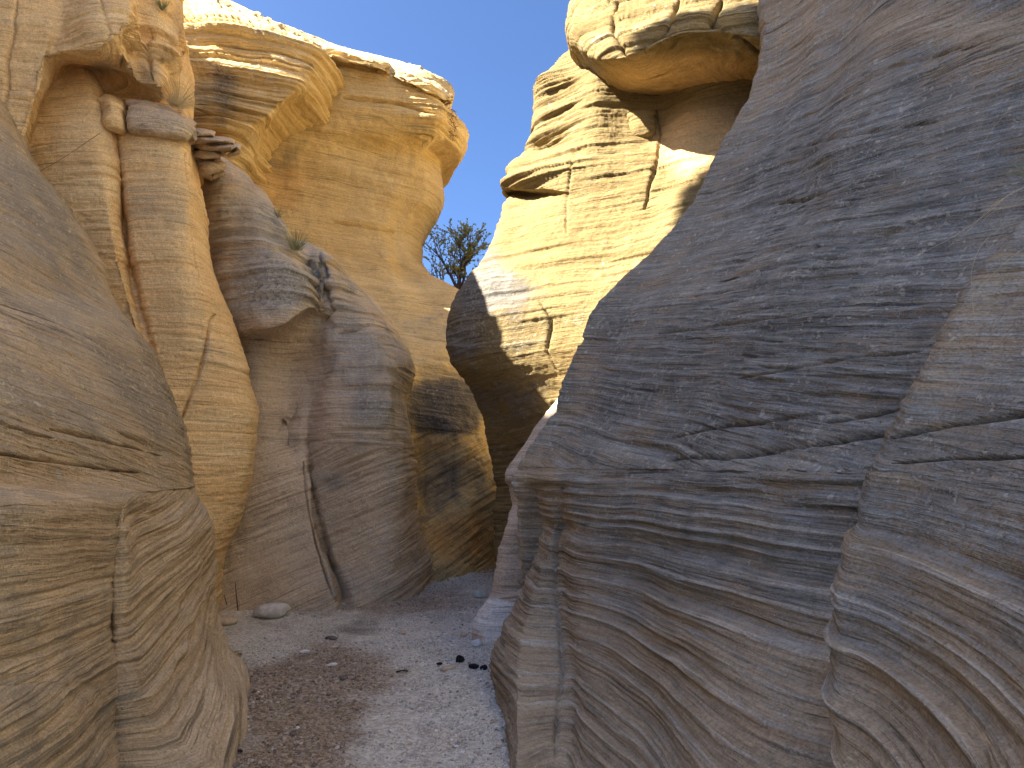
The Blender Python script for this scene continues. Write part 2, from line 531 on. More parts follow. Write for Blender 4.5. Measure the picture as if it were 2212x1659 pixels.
rX = rows(R1Y, [2500, 2450, 2400, 2350, 2280, 2220, 2170, 2090, 2040, 1990, 1920, 1850, 1840, 1830, 1825, 1815, 1805, 1800, 1795, 1790, 1785],
          [3.4, 3.3, 3.25, 3.2, 3.15, 3.1, 3.05, 3.06, 3.05, 3.04, 3.04, 3.03, 3.03, 3.02, 3.0, 2.98, 2.93, 2.84, 2.7, 2.45, 2.25])
rY = shift(rX, 0.55, -0.35)
rZ = shift(rX, 1.3, -1.2)
rA0 = shift(rA, 0.5, 1.0)
rA00 = shift(rA, 2.2, 1.6)


def top_back(ribs, dx, dy, dz):
    """adds a flat top that runs back from the uppermost row of every rib"""
    out = []
    for r in ribs:
        w = r if isinstance(r, np.ndarray) else Wn(*r)
        t = w[0] + np.array([dx, dy, dz])
        out.append(np.vstack([t[None], w]))
    return out


def high_tier(ribs):
    """the wall goes on above the frame to an upper tier and a flat top"""
    out = []
    for r in ribs:
        w = r if isinstance(r, np.ndarray) else Wn(*r)
        t = w[0]
        k = max(0.0, 8.8 - t[2])
        a = np.array([t[0] + 0.55 * k + 0.02, t[1], t[2] + k + 0.05])
        out.append(np.vstack([a + [5.5, 0.5, 10.6], a + [0.8, 0.1, 10.0], a + [0.25, 0.0, 4.5], a, w]))
    return out


def beds_r1(P, b):
    low = P[..., 2] < 1.56 + 0.02 * P[..., 1]
    return np.where(low, b - 0.03 * P[..., 1] + 0.04 * (P[..., 2] - 1.5) * (4.0 - P[..., 1]), b - 0.19 * P[..., 1])


root = rock_root('sandstone_wall', W(1400, 1500, 4.0), 'big dark grey finely layered rock wall leaning back, left of the long crack', 'rock wall')
o = rock('wall_face', high_tier([rA00, rA0, rA, rAm, rG, rB, rBC, rC, rD, rE, rF, rX, rY, rZ]), M_near_right, root, res=2.5,
         beds=beds_r1, big=0.05, mid=0.02, fine=0.006, lam=0.75, notch=0.030, varn=0.66,
         vblobs=[(1500, 1560, 560, 260, 0.12), (1120, 1450, 170, 330, 0.0), (1700, 150, 180, 160, 0.38), (2000, 60, 330, 40, 0.2), (1620, 330, 120, 260, 0.45), (1150, 1150, 60, 130, -0.25), (1900, 420, 360, 330, 0.86), (1650, 820, 500, 200, 0.72), (1900, -1400, 2600, 1150, -0.6)],
         fleck=0.55, fblobs=[(1500, 1450, 700, 330, 0.1)],
         scal=0.012, scs=1.5, sblobs=[(1650, 1380, 700, 330, 0.07), (1250, 1250, 140, 260, 0.05)],
         lblobs=[(1120, 1020, 60, 40, 0.02)], cracks=[([(1440, 945), (1560, 915), (1700, 900), (1800, 890)], 3, 0.045), ([(1440, 990), (1650, 968), (1790, 952), (1960, 925)], 5, 0.09), ([(1780, 912), (1850, 898), (1945, 880)], 3, 0.05), ([(1590, 815), (1720, 795), (1860, 770), (1990, 758)], 2.5, 0.035), ([(1500, 640), (1650, 612), (1850, 590)], 2.5, 0.03), ([(1420, 720), (1560, 700), (1760, 672)], 2.5, 0.03), ([(1850, 520), (1980, 480), (2120, 455)], 2.5, 0.03), ([(1560, 470), (1640, 445), (1740, 430)], 3, 0.04), ([(1650, 340), (1800, 300), (2020, 262)], 3, 0.035), ([(1860, 165), (2000, 120), (2080, 102)], 3, 0.04), ([(1203, 1056), (1203, 1129), (1197, 1190), (1196, 1273), (1206, 1333), (1214, 1450), (1204, 1560), (1200, 1660)], 3, 0.045)], seed=1.0)
fix_parent(o, root)

# ---- near right lobe beyond the crack
R0Y = [-300, 200, 480, 600, 740, 850, 940, 1040, 1150, 1280, 1400, 1500, 1659, 1950]
lX = [2600, 2350, 2212, 2105, 2030, 1955, 1911, 1868, 1828, 1783, 1775, 1775, 1795, 1800]
lY = [2.9, 2.8, 2.7, 2.66, 2.62, 2.60, 2.58, 2.56, 2.53, 2.48, 2.40, 2.32, 2.15, 1.85]
k0 = rows(R0Y, lX, lY)
k1 = rows(R0Y, [x + 90 for x in lX], [y - 0.13 for y in lY])
k2 = rows(R0Y, [x + 260 for x in lX], [y - 0.42 for y in lY])
k3 = rows(R0Y, [x + 520 for x in lX], [y - 0.80 for y in lY])
k4 = rows(R0Y, [x + 900 for x in lX], [y - 1.2 for y in lY])
kb = shift(k0, 0.10, 0.22)
kc = shift(k0, 0.5, 0.5)
k5 = shift(k4, 0.3, -1.5)
k6 = shift(k4, 0.5, -5.0)
k7 = shift(k4, 0.2, -10.0)
root = rock_root('sandstone_lobe', W(2000, 1500, 2.0), 'rounded grey rock lobe with scalloped shelves, right of the long crack in the grey wall', 'rock wall')
o = rock('lobe_face', high_tier([kc, kb, k0, k1, k2, k3, k4, k5, k6, k7]), M_near_right, root, res=2.5,
         beds=lambda P, b: np.where(P[..., 2] < 1.62, b - 0.13 * P[..., 1], b - 0.19 * P[..., 1]), big=0.03, mid=0.012, fine=0.005, lam=0.6, notch=0.018, varn=0.6,
         vblobs=[(2050, 1600, 330, 180, 0.34), (1850, 1620, 110, 150, 0.1), (2600, -1600, 3000, 1300, -0.6)], fleck=0.5, fblobs=[(2000, 1450, 400, 300, 0.1)],
         scal=0.01, scs=1.15, sblobs=[(2050, 1430, 480, 300, 0.13)], cracks=[([(1915, 945), (2050, 912), (2212, 892), (2400, 880)], 4, 0.05), ([(1925, 1000), (2050, 985), (2160, 985), (2300, 980)], 3, 0.025)], seed=2.0)
fix_parent(o, root)

# ---- small pillar with a flared foot, behind the near right wall
g1 = [(1470, 600, 7.75), (1375, 700, 7.75), (1262, 790, 7.75), (1200, 862, 7.75), (1147, 935, 7.7), (1112, 985, 7.6), (1090, 1015, 7.5), (1087, 1036, 7.5), (1095, 1052, 7.55), (1101, 1075, 7.6), (1101, 1092, 7.6), (1094, 1118, 7.45), (1086, 1140, 7.4),
      (1072, 1185, 7.4), (1066, 1230, 7.35), (1056, 1278, 7.3), (1047, 1295, 7.2), (1022, 1334, 7.15), (1018, 1352, 7.1), (1016, 1420, 7.0)]
g2 = [(x + 32, y + (6 if y > 1300 else 0), Y - (0.16 if y < 1280 else 0.24)) for x, y, Y in g1]
g3 = [(x + 90, y + (6 if y > 1300 else 0), Y - (0.14 if y < 1280 else 0.26)) for x, y, Y in g1]
g4 = shift(g1, 0.8, 0.2)
g0 = shift(g1, 0.18, 0.35)
g00 = shift(g1, 0.9, 0.7)
root = rock_root('sandstone_pillar', W(1075, 1350, 7.2), 'slim pale banded rock pillar with a white flared foot, behind the big grey wall', 'rock pillar')
o = rock('pillar_body', [g00, g0, g1, g2, g3, g4], M_pillar, root, res=2.2, big=0.03, mid=0.012, fine=0.005, lam=0.5, notch=0.012, varn=-0.15,
         vblobs=[(1130, 1000, 60, 60, 0.2)], pale=0.1, pblobs=[(1060, 1335, 80, 45, 1.1)], fleck=0.1, sblobs=[(1100, 1180, 60, 120, 0.02)], seed=3.0)
fix_parent(o, root)

# ---- near left wall
L1Y = [-300, 100, 220, 330, 430, 540, 640, 720, 800, 890, 960, 1030, 1090, 1150, 1230, 1300, 1370, 1420, 1450, 1490, 1580]
nN = rows(L1Y, [-250, -60, 0, 60, 130, 200, 240, 300, 345, 385, 405, 412, 432, 460, 468, 466, 480, 500, 528, 543, 548],
          [6.6, 6.3, 6.2, 6.1, 6.0, 5.9, 5.85, 5.8, 5.75, 5.7, 5.68, 5.65, 5.55, 5.5, 5.5, 5.5, 5.45, 5.4, 5.3, 5.15, 5.0])
nM = rows([-300, 100, 220, 330, 430, 540, 640, 720, 800, 890, 960, 1030, 1090, 1150, 1235, 1310, 1390, 1455, 1510, 1595, 1700],
          [-453, -225, -153, -81, 3, 87, 135, 207, 261, 309, 333, 341, 365, 385, 402, 408, 425, 445, 478, 507, 515],
          [5.4, 5.2, 5.1, 5.0, 4.95, 4.9, 4.85, 4.8, 4.8, 4.75, 4.75, 4.7, 4.65, 4.6, 4.6, 4.58, 4.55, 4.5, 4.4, 4.2, 4.0])
nQ = rows([-300, 100, 220, 330, 430, 540, 640, 720, 800, 890, 960, 1030, 1090, 1150, 1240, 1320, 1410, 1490, 1570, 1659, 1800],
          [-655, -389, -305, -221, -123, -25, 31, 115, 178, 234, 262, 272, 298, 290, 315, 325, 340, 360, 395, 455, 480],
          [4.6, 4.4, 4.35, 4.3, 4.25, 4.2, 4.2, 4.15, 4.15, 4.1, 4.1, 4.1, 4.05, 4.0, 4.0, 4.0, 3.98, 3.95, 3.88, 3.76, 3.5])
nQ2 = rows([-300, 100, 220, 330, 430, 540, 640, 720, 800, 890, 960, 1030, 1090, 1150, 1240, 1320, 1410, 1490, 1570, 1659, 1800],
           [-760, -476, -386, -296, -191, -86, -26, 63, 131, 191, 221, 232, 260, 268, 262, 262, 265, 270, 280, 300, 310],
           [4.25, 4.1, 4.05, 4.0, 3.95, 3.92, 3.9, 3.88, 3.86, 3.84, 3.84, 3.84, 3.80, 3.72, 3.70, 3.70, 3.70, 3.66, 3.62, 3.55, 3.4])
nV = rows([-300, 100, 220, 330, 430, 540, 640, 720, 800, 890, 960, 1030, 1090, 1150, 1240, 1320, 1410, 1490, 1570, 1659, 1800],
          [-780, -498, -408, -318, -213, -108, -48, 42, 110, 170, 199, 210, 238, 246, 240, 240, 241, 240, 238, 232, 225],
          [3.95, 3.85, 3.82, 3.8, 3.76, 3.74, 3.72, 3.7, 3.68, 3.68, 3.68, 3.68, 3.66, 3.70, 3.78, 3.80, 3.80, 3.78, 3.72, 3.6, 3.45])
nL = rows(L1Y, [-1137, -785, -674, -563, -434, -304, -230, -119, -36, 38, 75, 88, 123, 130, 130, 128, 125, 125, 122, 120, 110],
          [3.3, 3.2, 3.17, 3.15, 3.12, 3.1, 3.08, 3.06, 3.05, 3.05, 3.05, 3.05, 2.98, 2.96, 2.97, 2.98, 2.98, 2.97, 2.95, 2.9, 2.8])
nK = rows(L1Y, [-1515, -1097, -965, -833, -680, -525, -437, -305, -206, -118, -74, -59, -17, -15, -15, -15, -20, -20, -20, -25, -40],
          [2.7, 2.62, 2.6, 2.6, 2.58, 2.57, 2.55, 2.54, 2.53, 2.52, 2.52, 2.52, 2.45, 2.44, 2.44, 2.45, 2.45, 2.45, 2.43, 2.4, 2.3])
nJ = rows(L1Y, [-2000, -1700, -1550, -1400, -1240, -1086, -966, -786, -651, -531, -471, -450, -395, -390, -390, -390, -390, -390, -390, -400, -420],
          [2.0, 1.95, 1.93, 1.92, 1.9, 1.88, 1.86, 1.85, 1.85, 1.84, 1.84, 1.84, 1.8, 1.8, 1.8, 1.8, 1.8, 1.8, 1.8, 1.78, 1.7])
nI = shift(nJ, 0.1, -1.8)
nH = shift(nJ, 0.0, -6.0)
nO = shift(nN, -0.25, 0.55)
nP = shift(nN, -1.6, 1.3)


def beds_l1(P, b):
    low = P[..., 2] < 1.46 + 0.01 * P[..., 1]
    k = P[..., 1] - 3.75
    g = np.where(k < 0, -0.07 * k, 0.15 * k)
    return np.where(low, b - g, b + 0.12 * P[..., 1])


nTop = []
for r in [nH, nI, nJ, nK, nL, nV, nQ2, nQ, nM, nN, nO, nP]:
    w = r if isinstance(r, np.ndarray) else Wn(*r)
    w = w.copy()
    zt = max(w[0, 2], 7.4)
    t0 = np.array([w[0, 0] - 0.45 * (zt - w[0, 2]), w[0, 1], zt])
    t1 = t0 + (np.array([-3.0, 0, 5.6]) if 2.5 < w[0, 1] < 6.7 else np.array([-2.5, 0, 0.8]))
    foot = w[-1].copy()
    foot[2] = min(foot[2] - 0.1, -0.4)
    nTop.append(np.vstack([t1[None], t0[None], w, foot[None]]))
root = rock_root('sandstone_wall', W(300, 1500, 4.0), 'brown banded rock wall with a flared foot, in front of the orange pillars', 'rock wall')
o = rock('wall_face', nTop, M_near_left, root, res=2.5, beds=beds_l1, damp=lambda P: 0.25 + 0.75 * smooth(0.0, 0.16, np.abs(P[..., 2] - 1.46 - 0.01 * P[..., 1])),
         big=0.05, mid=0.018, fine=0.006, lam=0.85, notch=0.034, varn=0.42,
         vblobs=[(150, 480, 220, 200, 0.62), (220, 900, 250, 90, 0.5), (330, 800, 120, 160, 0.66), (480, 1500, 90, 200, 0.0), (420, 1300, 90, 250, 0.2), (120, 1450, 200, 200, 0.42)],
         fleck=0.55, fblobs=[(200, 1450, 400, 300, 0.05), (350, 800, 120, 300, 0.8)],
         scal=0.012, scs=2.6, sblobs=[(400, 1420, 230, 300, 0.055), (100, 1420, 180, 260, 0.022), (243, 1350, 35, 300, 0.008)],
         extra=lambda P, b, px, py: 0.05 * smooth(1.07, 0.93, (P[..., 2] - 0.35) / (1.15 + 0.03 * fbm(P, 0.8, 2))) * smooth(340, 240, px),
         cracks=[([(262, 1095), (246, 1160), (240, 1240), (240, 1320), (243, 1400), (240, 1500), (236, 1660)], 4, 0.006), ([(120, 925), (250, 955), (350, 985)], 3, 0.035), ([(-20, 975), (150, 1000), (300, 1022)], 4, 0.04), ([(-20, 905), (120, 945)], 2.5, 0.03), ([(130, 470), (170, 540), (215, 620)], 2.5, 0.02)], seed=4.0)
fix_parent(o, root)

# ---- orange pillars behind it
PY = [120, 165, 240, 300, 370, 450, 560, 680, 800, 900, 1000, 1120, 1230, 1400]
pa = rows(PY, [-150, -150, -150, -120, -80, -50, 0, 60, 150, 200, 250, 250, 250, 250], [7.5, 7.3] + [7.2] * 12)
pb = rows(PY, [130, 105, 85, 75, 75, 90, 140, 200, 260, 320, 350, 350, 350, 350], [7.5, 7.2, 7.05, 7.0, 7.0, 7.0, 7.0, 7.0, 7.0, 7.0, 7.0, 7.0, 7.0, 7.0])
pc = rows(PY, [165, 180, 195, 200, 212, 228, 250, 285, 320, 345, 370, 370, 370, 370], [7.5, 7.15, 7.0, 6.95, 6.92, 6.92, 6.95, 7.0, 7.05, 7.1, 7.1, 7.1, 7.1, 7.1])
pc2 = rows(PY, [185, 205, 228, 243, 252, 256, 268, 296, 330, 350, 374, 374, 374, 374], [7.6, 7.3, 7.15, 7.1, 7.08, 7.08, 7.08, 7.1, 7.12, 7.15, 7.15, 7.15, 7.15, 7.15])
pd = rows(PY, [200, 215, 240, 255, 263, 265, 278, 304, 336, 356, 378, 380, 380, 380], [7.9, 7.8, 7.65, 7.5, 7.5, 7.45, 7.4, 7.25, 7.2, 7.2, 7.2, 7.2, 7.2, 7.2])
pe = rows(PY, [205, 225, 248, 262, 272, 280, 296, 320, 350, 370, 390, 400, 405, 410], [7.9, 7.7, 7.4, 7.2, 7.15, 7.15, 7.15, 7.15, 7.15, 7.15, 7.15, 7.15, 7.15, 7.15])
pf = rows(PY, [330, 330, 335, 345, 352, 362, 378, 392, 392, 396, 430, 440, 435, 430], [7.9, 7.7, 7.4, 7.15, 7.1, 7.1, 7.12, 7.15, 7.2, 7.22, 7.25, 7.25, 7.2, 7.15])
pg = rows(PY, [395, 395, 398, 400, 408, 420, 430, 455, 470, 480, 490, 485, 462, 455], [8.1, 7.9, 7.5, 7.3, 7.25, 7.25, 7.3, 7.32, 7.4, 7.45, 7.5, 7.5, 7.45, 7.4])
ph = rows(PY, [410, 410, 412, 412, 420, 437, 452, 495, 530, 548, 540, 512, 470, 462], [8.4, 8.2, 7.9, 7.7, 7.65, 7.65, 7.7, 7.75, 7.8, 7.85, 7.85, 7.85, 7.8, 7.7])
pi_ = shift(ph, -0.25, 0.7)
pj = shift(ph, -1.4, 1.5)
root = rock_root('sandstone_cliff', W(300, 1000, 7.3), 'tall orange tan cliff of smooth pillars under knobby ledges', 'cliff')
o = rock('pillar_face', [pa, pb, pc, pc2, pd, pe, pf, pg, ph, pi_, pj], M_tan, root, res=2.4, bed=(0.0, -0.03), big=0.06, mid=0.03, fine=0.008, lam=0.45, notch=0.02, varn=-0.1,
         vblobs=[(330, 440, 110, 70, 0.42), (480, 800, 70, 130, 0.40), (470, 900, 90, 120, 0.18), (470, 650, 60, 40, 0.35)], fleck=0.05, pale=-0.1, pblobs=[(300, 690, 60, 70, 0.5)],
         cracks=[([(466, 680), (430, 800), (396, 900)], 3, 0.08), ([(400, 330), (421, 480), (428, 600)], 2.5, 0.05)], seed=5.0)
fix_parent(o, root)

U = [
    [(-350, -110, 6.6), (-300, 0, 6.4), (-250, 180, 6.4), (-150, 400, 6.4), (-140, 420, 6.7), (-130, 430, 7.2), (-100, 600, 7.8)],
    [(-60, -110, 6.7), (-80, 0, 6.45), (-60, 180, 6.4), (0, 345, 6.4), (10, 365, 6.6), (25, 375, 7.0), (40, 560, 7.8)],
    [(30, -110, 6.8), (20, 0, 6.5), (25, 160, 6.45), (45, 312, 6.45), (58, 326, 6.7), (72, 340, 7.1), (90, 500, 7.8)],
    [(100, -110, 6.9), (100, 0, 6.65), (98, 100, 6.5), (78, 215, 6.5), (98, 232, 6.8), (122, 205, 7.2), (135, 400, 7.9)],
    [(135, -110, 7.0), (135, 0, 6.75), (128, 60, 6.6), (108, 120, 6.55), (136, 150, 6.9), (150, 165, 7.3), (165, 350, 8.0)],
    [(160, -110, 7.0), (160, 0, 6.7), (152, 60, 6.5), (135, 112, 6.5), (165, 140, 6.9), (178, 170, 7.4), (190, 350, 8.0)],
    [(215, -110, 7.0), (210, 0, 6.6), (215, 60, 6.35), (205, 112, 6.45), (220, 150, 6.9), (228, 180, 7.4), (232, 350, 8.0)],
    [(285, -110, 7.1), (280, 0, 6.7), (280, 60, 6.45), (265, 100, 6.55), (265, 160, 7.0), (262, 190, 7.4), (262, 350, 8.0)],
    [(300, -110, 7.3), (297, 0, 7.0), (298, 70, 7.1), (295, 130, 6.95), (300, 180, 6.95), (310, 212, 7.4), (310, 350, 8.0)],
    [(345, -110, 7.3), (350, 0, 7.15), (340, 80, 7.15), (330, 150, 6.95), (345, 190, 7.0), (350, 225, 7.5), (350, 350, 8.2)],
    [(372, -110, 7.6), (380, 0, 7.4), (388, 65, 7.4), (380, 130, 7.3), (376, 178, 7.35), (380, 225, 7.8), (385, 350, 8.3)],
    [(378, -110, 8.4), (386, 0, 8.2), (394, 70, 8.2), (392, 120, 8.2), (385, 165, 8.3), (390, 230, 8.5), (390, 350, 8.8)],
]
U.append(shift(U[-1], -0.4, 0.9))
U.append(shift(U[-1], -1.5, 0.9))
o = rock('upper_cliff', top_back(U, -3.0, 3.5, 0.2), M_tan, root, res=2.4, big=0.10, mid=0.05, fine=0.008, lam=0.4, notch=0.015, varn=-0.15,
         vblobs=[(220, 155, 70, 25, 0.5), (320, 150, 60, 60, 0.38), (385, 60, 20, 80, 0.4)], fleck=0.05, ledge=0.03, lblobs=[(300, 130, 90, 90, 0.20), (60, 150, 80, 200, 0.0)], seed=6.0,
         cracks=[([(38, 0), (30, 60), (12, 130), (5, 300)], 4, 0.05), ([(290, 60), (275, 100), (262, 150)], 4, 0.08), ([(322, 60), (318, 120), (330, 170)], 4, 0.07), ([(215, 0), (235, 60), (225, 110)], 4, 0.04)])
fix_parent(o, root)


def slab(pts, t):
    """ribs of a rounded slab from front line points (px, ytop, ybot, Y): five rows"""
    out = []
    for px, y0, y1, Y in pts:
        h = y1 - y0
        out.append([(px + 6, y0 - 4, Y + t), (px, y0, Y + 0.12), (px, y0 + 0.22 * h, Y - 0.02), (px, y0 + 0.75 * h, Y), (px, y1, Y + 0.10), (px, y1 + 2, Y + t)])
    a, z = out[0], out[-1]
    return [shift(a, 0.10, 0.30)] + [shift(a, 0.0, 0.08)] + out + [shift(z, 0.0, 0.06)] + [shift(z, -0.20, 0.22)]


o = rock('ledge_slab', slab([(278, 225, 282, 7.05), (300, 226, 287, 6.98), (350, 236, 293, 7.0), (400, 256, 300, 7.1), (416, 266, 296, 7.25)], 0.8), M_grey, root, res=2.2, big=0.10, mid=0.06, lam=0.7, notch=0.01, varn=0.0, pale=0.2, seed=7.0)
fix_parent(o, root)
o = rock('ledge_block', slab([(222, 218, 262, 7.05), (240, 214, 276, 6.95), (262, 226, 282, 7.0), (274, 246, 278, 7.15)], 0.7), M_tan, root, res=2.2, big=0.14, mid=0.08, lam=0.6, notch=0.01, varn=0.15, seed=8.0)
fix_parent(o, root)
for k, (pts, sd) in enumerate((([(405, 281, 295, 7.7), (430, 280, 296, 7.55), (458, 286, 297, 7.7)], 9.1), ([(415, 297, 310, 7.75), (450, 297, 311, 7.5), (485, 300, 311, 7.55), (500, 304, 311, 7.75)], 9.3),
                               ([(430, 312, 323, 7.85), (470, 312, 325, 7.55), (500, 313, 324, 7.5), (513, 316, 322, 7.7)], 9.5), ([(418, 325, 341, 8.0), (445, 326, 343, 7.85), (472, 330, 342, 8.0)], 9.7),
                               ([(420, 345, 368, 8.2), (450, 346, 372, 8.05), (478, 352, 370, 8.25)], 9.9))):
    o = rock('ledge_plate', slab(pts, 1.0), M_grey, root, res=2.0, big=0.02, mid=0.03, lam=0.5, notch=0.01, varn=0.1 + 0.05 * k, seed=sd)
    fix_parent(o, root)

# ---- grey buttress in the middle
C = [
    [(430, 330, 9.6), (440, 380, 9.2), (430, 480, 9.0), (440, 620, 8.9), (470, 715, 8.9), (490, 740, 9.1), (500, 830, 9.2), (510, 920, 9.1), (470, 1040, 8.9), (460, 1180, 8.75), (440, 1318, 8.35), (440, 1450, 8.2)],
    [(480, 335, 9.8), (482, 375, 9.1), (480, 470, 8.7), (490, 600, 8.5), (520, 715, 8.55), (540, 737, 9.0), (545, 820, 9.1), (550, 930, 8.95), (530, 1040, 8.7), (510, 1180, 8.65), (490, 1316, 8.4), (490, 1450, 8.3)],
    [(520, 360, 10), (535, 405, 9.2), (545, 480, 8.7), (555, 600, 8.35), (578, 712, 8.4), (580, 738, 9.15), (585, 810, 9.3), (590, 930, 9.0), (590, 1040, 8.75), (580, 1180, 8.72), (570, 1312, 8.5), (570, 1450, 8.4)],
    [(580, 430, 10.2), (590, 458, 9.3), (600, 520, 8.85), (625, 600, 8.4), (640, 682, 8.45), (636, 708, 9.15), (630, 800, 9.45), (622, 930, 9.2), (640, 1040, 8.9), (645, 1180, 8.8), (650, 1305, 8.6), (650, 1450, 8.5)],
    [(625, 510, 10.2), (636, 525, 9.4), (652, 565, 9.0), (672, 620, 8.7), (684, 660, 8.75), (664, 690, 9.2), (668, 800, 9.4), (652, 920, 9.15), (662, 1030, 9.0), (690, 1180, 8.85), (722, 1298, 8.70), (722, 1450, 8.6)],
    [(640, 520, 10.3), (660, 545, 9.7), (680, 575, 9.5), (692, 625, 9.25), (694, 668, 9.15), (690, 690, 9.25), (696, 800, 9.25), (668, 920, 9.2), (668, 1030, 9.22), (700, 1180, 9.25), (738, 1297, 9.28), (738, 1450, 9.3)],
    [(670, 525, 10.4), (692, 546, 9.8), (712, 578, 9.4), (722, 640, 9.1), (726, 690, 9.05), (730, 720, 9.1), (732, 800, 8.95), (715, 920, 8.9), (686, 1030, 9.1), (718, 1180, 9.1), (765, 1297, 8.95), (765, 1450, 8.8)],
    [(715, 555, 10.6), (735, 578, 10.0), (747, 612, 9.6), (780, 660, 9.35), (792, 700, 9.2), (797, 730, 9.1), (800, 800, 8.9), (790, 920, 8.8), (780, 1030, 9.0), (800, 1180, 9.1), (845, 1285, 9.2), (845, 1450, 9.1)],
    [(770, 610, 10.9), (788, 632, 10.3), (806, 660, 9.9), (826, 705, 9.6), (838, 740, 9.4), (842, 765, 9.3), (846, 820, 9.05), (848, 900, 9.0), (846, 1030, 9.15), (850, 1180, 9.3), (900, 1262, 9.75), (905, 1450, 9.6)],
    [(790, 625, 11), (806, 650, 10.4), (830, 690, 10.1), (858, 745, 9.8), (870, 785, 9.6), (868, 805, 9.6), (858, 840, 9.5), (862, 910, 9.4), (878, 1030, 9.5), (882, 1160, 9.7), (922, 1248, 10.4), (926, 1450, 10.4)],
]
C.append(shift(C[-1], 0.02, 0.7))
C.append(shift(C[-1], -0.3, 2.0))


def beds_back(P, b):
    w = P[..., 2] < 2.0 - 0.05 * (P[..., 0] + 2) + 0.05 * fbm(P, 0.6, 2)
    return np.where(w, P[..., 2] - 0.42 * P[..., 0] - 0.05 * P[..., 1] + (b - P[..., 2]), b)


root = rock_root('sandstone_buttress', W(650, 1310, 8.5), 'grey weathered rock buttress with a bulging cap and a black crack at its foot', 'rock buttress')
o = rock('buttress_face', C, M_grey, root, res=2.2, beds=beds_back, big=0.09, mid=0.04, fine=0.010, lam=0.75, notch=0.028, varn=0.30,
         vblobs=[(560, 480, 110, 110, 0.50), (600, 620, 110, 60, 0.85), (740, 640, 60, 90, 0.45), (560, 780, 30, 70, 0.45), (640, 800, 55, 100, -0.5), (690, 860, 40, 60, -0.2), (740, 750, 95, 80, 0.42), (800, 870, 110, 130, 0.62), (590, 1000, 110, 100, -0.1), (580, 1180, 110, 150, 0.12), (760, 1100, 100, 70, 0.30), (720, 1040, 50, 25, 0.6), (770, 1250, 70, 50, 0.5), (850, 1200, 60, 80, 0.1)],
         fleck=0.5, fblobs=[(600, 640, 110, 60, 1.25), (580, 1150, 120, 200, 0.0), (640, 800, 60, 100, -0.3)], sblobs=[(560, 500, 140, 170, 0.13)], lblobs=[(720, 610, 60, 90, 0.16), (640, 560, 40, 60, 0.08), (560, 400, 60, 40, 0.08)],
         cracks=[([(657, 1000), (664, 1060), (684, 1180), (705, 1240), (728, 1300)], 3, 0.12), ([(690, 545), (695, 620), (712, 665), (690, 700)], 5, 0.12), ([(600, 940), (625, 900), (640, 870)], 4, 0.05), ([(730, 720), (770, 712), (800, 700)], 4, 0.06)], seed=10.0)
fix_parent(o, root)

# ---- big golden cliff with the overhanging cap
d5 = [(955, 165, 18), (936, 190, 14.5), (978, 252, 14.4), (965, 300, 14.6), (925, 323, 15.2), (925, 400, 15.2), (880, 505, 15.3), (878, 545, 15.2), (912, 588, 14.9), (985, 624, 14.3), (995, 700, 13.3), (1020, 800, 12.7), (1050, 950, 12.8), (1075, 1060, 12.7), (1075, 1150, 12.6), (1062, 1217, 12.5), (1062, 1350, 12.3)]
d4 = [(870, 135, 18), (860, 156, 14.0), (885, 235, 13.9), (875, 290, 14.2), (860, 330, 14.7), (850, 400, 14.8), (830, 505, 14.8), (835, 560, 14.5), (850, 610, 14.0), (870, 660, 13.4), (890, 730, 12.5), (905, 800, 11.9), (910, 900, 11.7), (915, 1000, 12.0), (920, 1060, 11.9), (935, 1150, 11.5), (975, 1241, 11.2)]
d4.append((978, 1400, 11.0))
d45 = [(915, 150, 18), (905, 170, 14.1), (942, 240, 13.9), (930, 290, 14.2), (915, 325, 14.9), (890, 400, 15.0), (855, 505, 15.1), (855, 555, 14.9), (880, 605, 14.5), (925, 648, 13.9), (955, 715, 12.8), (968, 800, 12.2), (985, 920, 12.1), (1005, 1040, 12.2), (1010, 1080, 12.1), (1015, 1150, 11.9), (1025, 1231, 11.8)]
d45.append((1025, 1400, 11.6))
d5.insert(-1, (1062, 1222, 12.45))
d3 = [(750, 105, 18), (740, 122, 13.95), (745, 215, 13.8), (740, 275, 14.0), (730, 330, 14.4), (720, 400, 14.5), (715, 505, 14.4), (730, 570, 14.0), (750, 640, 13.4), (770, 700, 12.8), (800, 760, 12), (845, 825, 11.3), (862, 900, 11.1), (866, 1000, 11.5), (872, 1060, 11.4), (880, 1150, 11.0), (920, 1248, 10.8), (925, 1400, 10.7)]
d2 = [(620, 62, 18), (600, 72, 13.8), (605, 150, 13.7), (600, 230, 13.8), (590, 330, 14.1), (585, 400, 14.2), (600, 505, 14.0), (620, 570, 13.6), (650, 640, 13), (680, 700, 12.4), (700, 760, 11.8), (750, 820, 11.3), (760, 900, 11.1), (760, 1000, 11.2), (760, 1060, 11.2), (760, 1150, 11.0), (800, 1240, 10.8), (800, 1400, 10.7)]
d1 = [(450, -5, 18), (430, 5, 13.75), (445, 100, 13.6), (440, 200, 13.6), (440, 330, 13.8), (440, 400, 13.8), (440, 505, 13.6), (450, 570, 13.2), (460, 640, 12.8), (470, 700, 12.2), (480, 760, 11.8), (500, 820, 11.4), (500, 900, 11.2), (500, 1000, 11.2), (500, 1060, 11.2), (500, 1150, 11.0), (500, 1240, 10.8), (500, 1400, 10.7)]
d6 = shift(d5, 0.25, 0.8)
d7 = shift(d5, -0.4, 3.0)
d0 = shift(d1, -2.5, 0.3)


